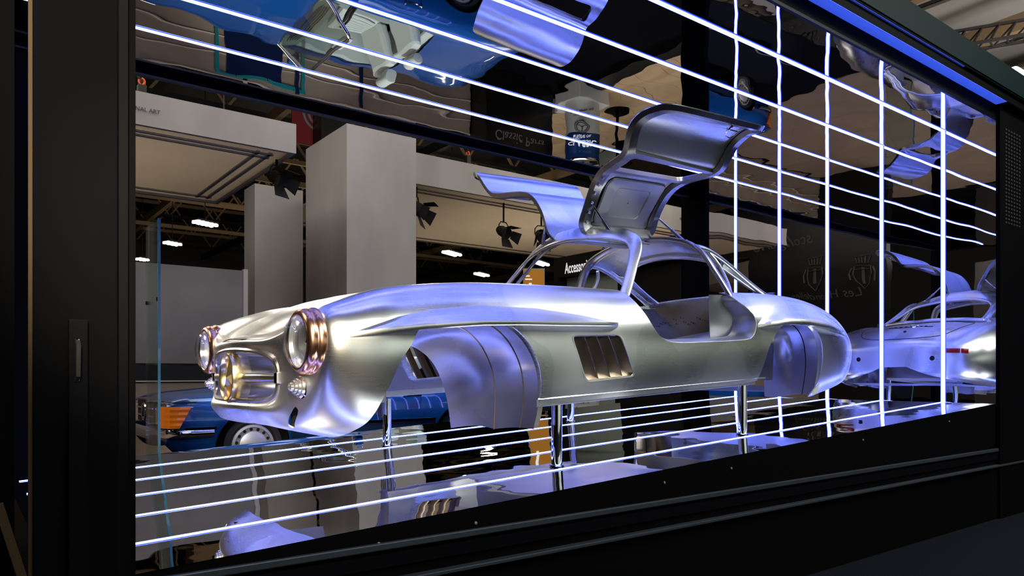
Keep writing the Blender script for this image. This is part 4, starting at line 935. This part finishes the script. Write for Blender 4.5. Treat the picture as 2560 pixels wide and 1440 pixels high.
# ---- gullwing doors, swung up about the roof hinges
HW, HH, PHI = .13, 1.292, math.radians(75.5)
PROF = [(.13, 1.292), (.26, 1.277), (.38, 1.247), (.47, 1.203), (.53, 1.135), (.572, 1.03), (.598, .945), (.628, .893), (.69, .866), (.77, .835), (.832, .775), (.866, .70), (.876, .64), (.870, .588)]
PS = np.array(spline([(a, b) for a, b in PROF], 0, per=6)); ARC = np.concatenate([[0], np.cumsum(np.linalg.norm(np.diff(PS, axis=0), axis=1))]); ARC /= ARC[-1]
def prof(q): return np.array([np.interp(q, ARC, PS[:, 0]), np.interp(q, ARC, PS[:, 1])])
def pnorm(q):
    d = prof(min(1, q + .01)) - prof(max(0, q - .01)); d /= np.linalg.norm(d); return np.array([-d[1], d[0]])      # outward
UF = ([0, .03, .10, .25, .45, .60, .72, .82, .90, .96, 1.0], [3.14, 3.105, 3.09, 3.085, 3.045, 2.985, 2.945, 2.955, 2.995, 3.06, 3.18])
UR = ([0, .03, .10, .25, .45, .60, .72, .80, .90, .96, 1.0], [3.74, 3.765, 3.775, 3.79, 3.84, 3.875, 3.885, 3.890, 3.885, 3.86, 3.78])
_q = np.linspace(0, 1, 80)
UF = (_q, natural_spline(UF[0], np.array(UF[1])[:, None], _q)[:, 0]); UR = (_q, natural_spline(UR[0], np.array(UR[1])[:, None], _q)[:, 0])
def door_pt(u, q, off, s):
    p = prof(q) + pnorm(q) * off; dw, dh = p[0] - HW, p[1] - HH
    ph = PHI if s > 0 else math.radians(77); w = HW + dw * math.cos(ph) - dh * math.sin(ph); h = HH + dw * math.sin(ph) + dh * math.cos(ph)
    return W(u, w * s, h)
def ue(q, f): a, b = np.interp(q, *UF), np.interp(q, *UR); return a + (b - a) * f
WIN = rounded([(3.13, .42), (3.74, .415), (3.825, .575), (3.065, .60)], .04)
for s, lb in ((1, 'near gullwing door seen from inside, raised'), (-1, 'far gullwing door seen from outside, raised')):
    # a grid in (f, q), clipped by the window, mapped to the skin
    nf, nq = 36, 72; V = []; Fq = []
    for i in range(nq + 1):
        q = i / nq
        for j in range(nf + 1): V.append((ue(q, j / nf), q, 0))
    Fq = [(i * (nf + 1) + j, i * (nf + 1) + j + 1, (i + 1) * (nf + 1) + j + 1, (i + 1) * (nf + 1) + j) for i in range(nq) for j in range(nf)]
    Vd, Fd = clip(np.array(V), Fq, lambda P: inside(WIN, P[:, :2]))
    dr = MB().add([door_pt(u, q, 0, s) for u, q, _ in Vd], Fd).build('gullwing_door', 'aluminium', car, smooth=True, solid=.005, offset=0, angle=60)
    dr['label'] = lb
    # turned-in perimeter frame: outer edge -> inner lip
    loop = [(ue(q, 0), q) for q in np.linspace(0, 1, 40)] + [(ue(1, f), 1.0) for f in np.linspace(.08, .92, 14)] + [(ue(q, 1), q) for q in np.linspace(1, 0, 40)] + [(ue(0, f), 0.) for f in np.linspace(.95, .05, 14)]
    cu, cq = 3.43, .5
    def shrink(L, du, dq):
        out = []
        for i, (u, q) in enumerate(L):
            a = np.array(L[i - 1]); b = np.array(L[(i + 1) % len(L)]); t = (b - a) * np.array([1, 1.13]); t /= max(1e-9, np.linalg.norm(t)); nv = np.array([-t[1], t[0]])
            c_ = np.array([u, q]) - nv * du * np.array([1, 1 / 1.13]); out.append((float(c_[0]), float(np.clip(c_[1], 0.005, .995))))
        return out
    test = shrink(loop, .03, 0)
    sgn = 1 if abs(test[10][0] - cu) < abs(loop[10][0] - cu) else -1
    i1, i2 = shrink(loop, sgn * .012, 0), shrink(loop, sgn * .065, 0); i3 = shrink(loop, sgn * .078, 0)
    rows = [[door_pt(u, q, o_, s) for u, q in L] for L, o_ in ((loop, -.002), (i1, -.030), (i2, -.034), (i3, -.006))]
    MB().grid(rows, closed_v=True).build('door_frame', 'aluminium_raw', dr, smooth=True, angle=35)
    # window surround
    w1 = [(u, q) for u, q in WIN]; cw = np.mean(w1, axis=0); w2 = [tuple(cw + (np.array(p) - cw) * np.array([1.07, 1.28])) for p in w1]
    rows = [[door_pt(u, q, o_, s) for u, q in L] for L, o_ in ((w1, .003), (w1, -.024), (w2, -.026), (w2, -.004))]
    MB().grid(rows, closed_v=True).build('window_frame', 'aluminium_raw', dr, smooth=True, angle=35)
    # inner pressed roof panel
    pp = rounded([(3.20, .05), (3.66, .05), (3.72, .34), (3.20, .34)], .06); c2 = np.mean(pp, axis=0)
    lv = [[door_pt(*(c2 + (np.array(p) - c2) * k), o_, s) for p in pp] for k, o_ in ((1.0, -.007), (.97, -.016), (.8, -.0165), (.60, -.017), (.57, -.012), (.42, -.012), (.28, -.012), (.14, -.012), (.02, -.012))]
    MB().grid(lv, closed_v=True).build('pressed_panel', 'aluminium_inner', dr, smooth=True, angle=25)
    for k in range(6):
        c3 = Vector(door_pt(3.125 - .004 * k, .07 + .055 * k, -.037, s)); n3 = (Vector(door_pt(3.125, .07 + .055 * k, -.06, s)) - c3).normalized()
        MB().lathe(c3, n3, [(0, .011), (.006, .009), (.007, 0)], 10).build('rivet', 'aluminium', dr, smooth=True)
    # latch and grab wire on the lower edge
    la = MB().tube([door_pt(3.60, .93, -.035, s), door_pt(3.605, .885, -.035, s), door_pt(3.70, .885, -.035, s), door_pt(3.705, .93, -.035, s)], .004, 6).build('latch', 'chrome', dr, smooth=True)
    MB().tube([door_pt(3.57, .95, -.03, s), door_pt(3.565, .93, -.055, s), door_pt(3.59, .91, -.055, s)], .007, 6).build('latch_pin', 'chrome', la, smooth=True)
    MB().tube([door_pt(3.60, .89, -.03, s), door_pt(3.63, .85, -.06, s), door_pt(3.68, .84, -.06, s), door_pt(3.73, .88, -.03, s)], .003, 6).build('grab_wire', 'chrome', la, smooth=True)
    # gas struts
    for (uq, tgt) in (((3.14, .16), (3.20, .34, 1.255)), ((3.755, .13), (3.80, .40, 1.235))):
        p0 = Vector(door_pt(uq[0], uq[1], -.035, s)); p1 = Vector(W(tgt[0], tgt[1] * s, tgt[2]))
        stt = MB().tube([p0, p0.lerp(p1, .55)], .007, 10).build('door_strut', 'chrome', car, smooth=True)
        MB().tube([p0.lerp(p1, .5), p1], .012, 10).build('strut_body', 'aluminium_raw', stt, smooth=True)
        MB().lathe(p1 + Vector((0, -.02 * s, 0)), (0, s, 0), [(0, 0), (0, .014), (.03, .014), (.03, 0)], 10).build('strut_pivot', 'chrome', stt)

# ---- tail: boot lid seam, lamps, lettering plate, exhaust cut
def tailpt(w, h, off=.004):
    # body point at rear for given w,h: search the grid
    P = V0[(V0[:, 0] > 4.5)]; d = (P[:, 1] - w) ** 2 + (P[:, 2] - h) ** 2; p = P[np.argsort(d)[0]]; return W(p[0] + off, w, h)
def rear_surf(w, u):
    hs, ws = body_profile(u); k = int(np.argmax(hs)) ; o = np.argsort(ws); return float(np.interp(abs(w), ws[o][-200:], hs[o][-200:])) 
def rear_u(w, h):
    P = V0[V0[:, 0] > 4.9]; d = (P[:, 1] - w) ** 2 + (P[:, 2] - h) ** 2; k = np.argsort(d)[:4]; wt = 1 / (d[k] + 1e-6); return float((P[k, 0] * wt).sum() / wt.sum())
def top_h(u, w):
    hs, ws = body_profile(u); idx = range(5 * 8, len(hs)); w_ = np.array([ws[i] for i in idx])[::-1]; h_ = np.array([hs[i] for i in idx])[::-1]; return float(np.interp(abs(w), w_, h_))
lid = [(4.62, .0), (4.63, .30), (4.70, .46), (4.90, .52), (5.10, .47), (5.24, .38), (5.30, .20), (5.31, 0)]
lid = spline(lid + [(u, -w) for u, w in lid[-2:0:-1]], 0, closed=True, per=6)
MB().tube([W(u, w, top_h(u, w) + .001) for u, w in lid], .0028, 6, closed=True).build('boot_lid_seam', 'black_hole', car)
for s in (1, -1):
    tl = None
    for k, (w0, w1) in enumerate(((.60, .655), (.44, .59))):
        ws_ = np.linspace(w0, w1, 7); rows = []
        for h, o_ in ((.487, -.02), (.490, .006), (.510, .010), (.530, .006), (.533, -.02)): rows.append([W(rear_u(w, h) + o_, w * s, h) for w in ws_])
        MB().grid(rows).build('tail_lamp', 'red_lens', car, smooth=True, solid=.003, offset=0, angle=35)
    MB().lathe(W(rear_u(.36, .44) - .004, .36 * s, .44), (1, 0, 0), [(0, .024), (.005, .022), (.006, 0)], 16).build('bumper_mount_hole', 'black_hole', car)
    MB().tube([W(4.86 + .1 * k, (.50 - .012 * k) * s, .23) for k in range(3)], .03, 12).build('lower_stay', 'aluminium_raw', car)
bt = MB()
for k in range(7): bt.box(*(lambda a: ((a[0] - .008, a[1] - .012, a[2]), (a[0] + .008, a[1] + .012, a[2] + .006)))(W(5.02, -.15 + .05 * k, top_h(5.02, .1) + .002)))
bt.bar(W(5.03, -.22, top_h(5.03, .22) + .004), W(5.03, .22, top_h(5.03, .22) + .004), .008)
bt.build('boot_script', 'chrome', car)
sb = MB().lathe(W(4.95, 0, top_h(4.95, 0) + .004), (.3, 0, 1), [(0, .045), (.006, .045), (.006, .038), (0, .038)], 24).build('boot_star', 'chrome', car, smooth=True)
MB().lathe(W(5.16, 0, top_h(5.16, 0)), (.6, 0, 1), [(0, .014), (.006, .012), (.007, 0)], 12).build('boot_lock', 'black_hole', car)
MB().hexa([W(4.66, -.70, .20), W(5.15, -.55, .20), W(5.15, .55, .20), W(4.66, .70, .20), W(4.66, -.70, .205), W(5.15, -.55, .206), W(5.15, .55, .206), W(4.66, .70, .205)]).build('boot_floor', 'aluminium_inner', car)

# ---- chrome support poles
for (u, w, lb) in ((2.354, .80, 'chrome support pole under the near sill, close to the front wheel house'), (3.854, .80, 'chrome support pole under the near sill, close to the rear arch'),
                   (2.21, -.70, 'chrome support pole of the far side seen through the front arch'), (3.854, -.78, 'chrome support pole of the far side behind the rear one')):
    top = .300
    t = thing('support_pole', W(u, w, 0), lb, 'pole', 'chrome poles carrying the silver body')
    MB().lathe(W(u, w, .004), (0, 0, 1), [(0, .0275), (top, .0275)], 28).build('tube', 'chrome', t, smooth=True)
    MB().lathe(W(u, w, .002), (0, 0, 1), [(0, .036), (.006, .036), (.007, .028)], 28).build('collar', 'chrome', t, smooth=True)
# ================================================================== blue roadster behind the case
mat('blue_paint', (.004, .075, .32), .25, .25, coat=1.); mat('blue_dark', (.006, .02, .06), .1, .4)
mat('cream_leather', (.50, .56, .52), 0, .5); mat('trim_green', (.22, .27, .25), 0, .6)
mat('amber', (.85, .22, .01), 0, .15, (.9, .2, .01), .12); mat('clear_lens', (.75, .78, .80), .6, .12); mat('tyre', (.012, .012, .013), 0, .7)
mat('alloy', (.55, .56, .60), .7, .35); mat('tail_red', (.5, .02, .015), 0, .15)
clear_mat('screen_glass', (.9, .97, .95), .10)
RU, RB_ = 1.53, 8.28
def Rp(s, w, h): return (RU + s, RB_ - w, h * .965 + .10)
def Rc(s, w, h): return Rp(s + .18, w, h)
rd = thing('roadster', (RU + 2.2, RB_, .10), 'blue open roadster with pale green leather seats behind the case', 'car')
cols = [
 (.06, [(.70, .36), (.76, .38), (.81, .46), (.83, .56), (.825, .66), (.80, .745), (.70, .785), (.45, .80), (.2, .808), (0, .81)]),
 (.14, [(.73, .27), (.80, .31), (.845, .42), (.86, .55), (.855, .68), (.825, .775), (.71, .815), (.45, .832), (.2, .842), (0, .845)]),
 (.40, [(.75, .22), (.825, .27), (.872, .40), (.888, .56), (.878, .70), (.84, .80), (.71, .848), (.45, .868), (.2, .882), (0, .885)]),
 (.85, [(.76, .20), (.835, .25), (.882, .39), (.898, .56), (.885, .72), (.845, .83), (.715, .882), (.45, .905), (.2, .925), (0, .93)]),
 (1.45, [(.77, .20), (.84, .25), (.885, .39), (.90, .57), (.89, .74), (.85, .865), (.725, .925), (.45, .955), (.2, .975), (0, .98)]),
 (2.2, [(.77, .20), (.84, .25), (.885, .39), (.90, .57), (.89, .74), (.855, .87), (.73, .93), (.45, .955), (.2, .97), (0, .975)]),
 (3.0, [(.77, .20), (.84, .25), (.885, .39), (.90, .57), (.89, .74), (.855, .865), (.73, .925), (.45, .95), (.2, .962), (0, .965)]),
 (3.7, [(.76, .22), (.835, .27), (.88, .40), (.896, .57), (.882, .73), (.845, .845), (.72, .90), (.45, .92), (.2, .93), (0, .932)]),
 (4.2, [(.74, .28), (.81, .32), (.86, .43), (.875, .57), (.862, .70), (.82, .80), (.70, .85), (.45, .868), (.2, .876), (0, .878)]),
 (4.34, [(.70, .36), (.76, .39), (.81, .47), (.825, .57), (.815, .68), (.78, .77), (.68, .81), (.45, .825), (.2, .832), (0, .834)]),
]
RN = np.array([[(s, w, h) for w, h in wh] for s, wh in cols]); RF = np.concatenate([RN, RN[:, 8::-1] * np.array([1, -1, 1])], axis=1)
tv2, tr2 = chord(RF), chord(np.swapaxes(RF, 0, 1))
RG = natural_spline(tv2, RF, refine(tv2, 8)); RG = np.swapaxes(natural_spline(tr2, np.swapaxes(RG, 0, 1), refine(tr2, 4)), 0, 1)
c_, r_ = RG.shape[:2]; RV = RG.reshape(-1, 3); RFc = [(c * r_ + r, c * r_ + r + 1, (c + 1) * r_ + r + 1, (c + 1) * r_ + r) for c in range(c_ - 1) for r in range(r_ - 1)]
RFc += [tuple(range(r_)), tuple((c_ - 1) * r_ + r for r in range(r_))[::-1]]
for sx in (.85, 3.31): RV, RFc = clip(RV, RFc, lambda P, sx=sx: (((P[:, 0] - sx) ** 2 + (P[:, 2] - .315) ** 2) < .365 ** 2) & (np.abs(P[:, 1]) > .3))
cab = rounded([(1.73, -.68), (3.13, -.64), (3.13, .64), (1.73, .68)], .12)
RV, RFc = clip(RV, RFc, lambda P: inside(cab, P[:, :2]) & (P[:, 2] > .8))
MB().add([Rp(*p) for p in RV], RFc).build('body', 'blue_paint', rd, smooth=True, solid=.006, angle=50)
for s in (1, -1):
    rows = [[Rp(x, s * w, h) for x in np.linspace(1.22, 2.94, 12)] for w, h in ((.79, .21), (.865, .27), (.903, .40), (.908, .50))]
    MB().grid(rows).build('side_cladding', 'blue_dark', rd, smooth=True)
    for x0, x1 in ((.20, .48), (1.22, 2.94), (3.68, 4.3)):
        MB().box(*(lambda a, b: (tuple(np.minimum(a, b)), tuple(np.maximum(a, b))))(np.array(Rp(x0, s * .895, .505)), np.array(Rp(x1, s * .915, .530)))).build('side_moulding', 'chrome', rd)
    MB().tube([Rp(2.55, s * .885, .80), Rp(2.55, s * .925, .80), Rp(2.74, s * .925, .805), Rp(2.76, s * .885, .805)], .011, 8).build('door_handle', 'chrome', rd, smooth=True)
    # lamps
    MB().box(*(lambda a, b: (tuple(np.minimum(a, b)), tuple(np.maximum(a, b))))(np.array(Rp(.035, s * .42, .53)), np.array(Rp(.16, s * .735, .735)))).build('headlamp', 'clear_lens', rd, bevel=.02)
    am = MB(); rows = []
    for k in range(9):
        z = .525 + .026 * k; rows.append([Rp(x, s * (w + .006 * (k % 2)), z) for x, w in ((.030, .735), (.045, .80), (.08, .848), (.115 + .006 * k, .868), (.155 + .013 * k, .880))])
    am.grid(rows).build('turn_signal', 'amber', rd, solid=.02, offset=0)
    MB().tube([Rp(.02, s * .42, .775), Rp(.03, s * .74, .775), Rp(.10, s * .86, .775), Rp(.30, s * .895, .775)], .007, 6).build('lamp_trim', 'chrome', rd)
    MB().box(*(lambda a, b: (tuple(np.minimum(a, b)), tuple(np.maximum(a, b))))(np.array(Rp(4.25, s * .45, .58)), np.array(Rp(4.37, s * .80, .74)))).build('tail_lamp', 'tail_red', rd, bevel=.02)
    for x in (.85, 3.31):
        c0 = Vector(Rp(x, s * .66, .315)); ax = Vector((0, -s, 0))
        wh = MB().lathe(c0, ax, [(-.10, .20), (-.10, .28), (-.06, .303), (.16, .303), (.20, .29), (.205, .235), (.18, .215)], 40).build('wheel', 'tyre', rd, smooth=True, angle=40)
        MB().lathe(c0, ax, [(.175, .218), (.195, .21), (.20, .185), (.185, .180), (.185, .145), (.20, .138), (.215, .09), (.22, .03), (.222, 0)], 40).build('rim', 'alloy', wh, smooth=True, angle=25)
        MB().lathe(c0, ax, [(.221, .022), (.228, .02), (.229, 0)], 14).build('hub_cap', 'chrome', wh)
        for k in range(15):
            a = 2 * PI * k / 15; c1 = c0 + Vector((math.cos(a) * .163, 0, math.sin(a) * .163)) + ax * .186
            MB().lathe(c1, ax, [(0, .017), (.003, .016), (.0031, 0)], 8).build('rim_slot', 'black_hole', wh)
        cw_ = Vector(Rp(x, s * .42, .315)); MB().grid([[cw_ + ax * a0 + Vector((math.cos(t_) * .37, 0, math.sin(t_) * .37)) for t_ in np.linspace(-.6, PI + .6, 24)] for a0 in (0, .42)]).build('wheel_well', 'tyre', rd, smooth=True)
def bumper(x, dirn):
    P = [(x + dirn * .42, .905, .47), (x + dirn * .15, .90, .47), (x + dirn * .03, .84, .47), (x - dirn * .02, .70, .47), (x - dirn * .03, .4, .47), (x - dirn * .03, 0, .47)]
    P = P + [(a, -b, c) for a, b, c in P[-2::-1]]; rows = []
    for a, b, c in spline(P, 0, per=4): rows.append([Rp(a + dirn * .0, b + .018 * math.copysign(1, b) * math.cos(t) * (abs(b) / .9), c + .042 * math.sin(t)) if abs(b) > .72 else Rp(a - dirn * .02 * math.cos(t), b, c + .042 * math.sin(t)) for t in np.linspace(0, 2 * PI, 10, endpoint=False)])
    MB().grid(rows, closed_v=True).build('bumper', 'chrome', rd, smooth=True)
bumper(.04, 1); bumper(4.36, -1)
MB().box(tuple(np.minimum(Rp(.03, .40, .55), Rp(.06, -.40, .78))), tuple(np.maximum(Rp(.03, .40, .55), Rp(.06, -.40, .78)))).build('grille', 'black_matt', rd)
for z in (.62, .70): MB().bar(Rp(.025, .38, z), Rp(.025, -.38, z), .015).build('grille_bar', 'chrome', rd)
MB().lathe(Rp(.02, 0, .66), (-1, 0, 0), [(0, .09), (.015, .09), (.015, .075), (0, .075)], 28).build('grille_star', 'chrome', rd, smooth=True)
# cabin
MB().box(tuple(np.minimum(Rc(1.5, .72, .30), Rc(3.0, -.72, .34))), tuple(np.maximum(Rc(1.5, .72, .30), Rc(3.0, -.72, .34)))).build('cabin_floor', 'trim_green', rd)
for s in (1, -1):
    MB().box(*(lambda a, b: (tuple(np.minimum(a, b)), tuple(np.maximum(a, b))))(np.array(Rc(1.55, s * .66, .34)), np.array(Rc(2.95, s * .72, .92)))).build('door_card', 'cream_leather', rd, bevel=.02)
    st = MB().box(*(lambda a, b: (tuple(np.minimum(a, b)), tuple(np.maximum(a, b))))(np.array(Rc(2.05, s * .10, .42)), np.array(Rc(2.60, s * .60, .60)))).build('seat', 'cream_leather', rd, bevel=.05)
    MB().hexa([Rc(2.50, s * .10, .55), Rc(2.66, s * .10, .55), Rc(2.66, s * .60, .55), Rc(2.50, s * .60, .55), Rc(2.68, s * .13, 1.08), Rc(2.80, s * .13, 1.08), Rc(2.80, s * .57, 1.08), Rc(2.68, s * .57, 1.08)]).build('seat_back', 'cream_leather', st, bevel=.05)
    MB().lathe(Rc(2.77, s * .20, 1.19), (0, -s, 0), [(0, 0), (.01, .07), (.05, .085), (.25, .085), (.29, .07), (.30, 0)], 16).build('head_restraint', 'cream_leather', st, smooth=True)
    for k in range(7):
        x = .14 + .06 * k; MB().tube([Rc(2.12, s * x, .605), Rc(2.5, s * x, .608)], .012, 6).build('seat_pleat', 'cream_leather', st, smooth=True)
MB().hexa([Rc(1.50, .68, .55), Rc(1.78, .66, .55), Rc(1.78, -.66, .55), Rc(1.50, -.68, .55), Rc(1.45, .68, .97), Rc(1.72, .66, .93), Rc(1.72, -.66, .93), Rc(1.45, -.68, .97)]).build('dashboard', 'trim_green', rd, bevel=.03)
for k in range(5): MB().bar(Rc(1.50 + .03 * k, .5, .985 - .006 * k), Rc(1.50 + .03 * k, -.5, .985 - .006 * k), .008).build('vent_slot', 'black_hole', rd)
MB().box(tuple(np.minimum(Rc(1.75, .09, .34), Rc(2.9, -.09, .60))), tuple(np.maximum(Rc(1.75, .09, .34), Rc(2.9, -.09, .60)))).build('centre_console', 'trim_green', rd, bevel=.03)
MB().box(tuple(np.minimum(Rc(2.82, .62, .50), Rc(3.0, -.62, .90))), tuple(np.maximum(Rc(2.82, .62, .50), Rc(3.0, -.62, .90)))).build('rear_shelf', 'cream_leather', rd, bevel=.03)
cs = Vector(Rc(1.95, .36, .84)); axs = Vector((.85, 0, .45)).normalized(); e1 = Vector((0, 1, 0)); e2 = axs.cross(e1)
sw = MB().tube([cs + (math.cos(a) * e1 + math.sin(a) * e2) * .195 for a in np.linspace(0, 2 * PI, 32, endpoint=False)], .014, 8, closed=True).build('steering_wheel', 'black_matt', rd, smooth=True)
for a in (.2, PI - .2, PI * 1.5): MB().bar(cs, cs + (math.cos(a) * e1 + math.sin(a) * e2) * .19, .035, .012).build('spoke', 'black_matt', sw)
# windscreen
fr = [Rc(1.46, .70, .93), Rc(1.66, .665, 1.12), Rc(1.80, .62, 1.245), Rc(1.83, .55, 1.27), Rc(1.80, .3, 1.29), Rc(1.79, 0, 1.295), Rc(1.80, -.3, 1.29), Rc(1.83, -.55, 1.27), Rc(1.80, -.62, 1.245), Rc(1.66, -.665, 1.12), Rc(1.46, -.70, .93)]
MB().tube(spline(fr, 0, per=4), .022, 10).build('windscreen_frame', 'chrome', rd, smooth=True)
rows = [[Rc(1.40 + .05 * (w / .68) ** 2, w, .965 - .03 * (w / .68) ** 2) for w in np.linspace(-.68, .68, 9)], [Rc(1.79 + .02 * (w / .6) ** 2, w, 1.28 - .02 * (w / .6) ** 2) for w in np.linspace(-.6, .6, 9)]]
MB().grid(rows).build('windscreen', 'screen_glass', rd, smooth=True, solid=.005)
MB().tube([Rc(1.84, 0, 1.24), Rc(1.86, 0, 1.20)], .008, 6).build('mirror_stalk', 'chrome', rd)
MB().box(tuple(np.minimum(Rc(1.85, .12, 1.165), Rc(1.88, -.12, 1.215))), tuple(np.maximum(Rc(1.85, .12, 1.165), Rc(1.88, -.12, 1.215)))).build('rear_view_mirror', 'black_matt', rd, bevel=.008)
MB().box(tuple(np.minimum(Rc(1.80, .50, 1.21), Rc(1.92, .14, 1.225))), tuple(np.maximum(Rc(1.80, .50, 1.21), Rc(1.92, .14, 1.225)))).build('sun_visor', 'cream_leather', rd, bevel=.005)
for s in (1, -1):
    dm = MB().lathe(Rc(1.74, s * .95, .98), (1, 0, 0), [(-.06, 0), (-.05, .05), (0, .075), (.01, .07), (.005, 0)], 18).build('door_mirror', 'blue_paint', rd, smooth=True)
    MB().bar(Rc(1.74, s * .85, .93), Rc(1.74, s * .93, .97), .03).build('mirror_stalk', 'chrome', dm)
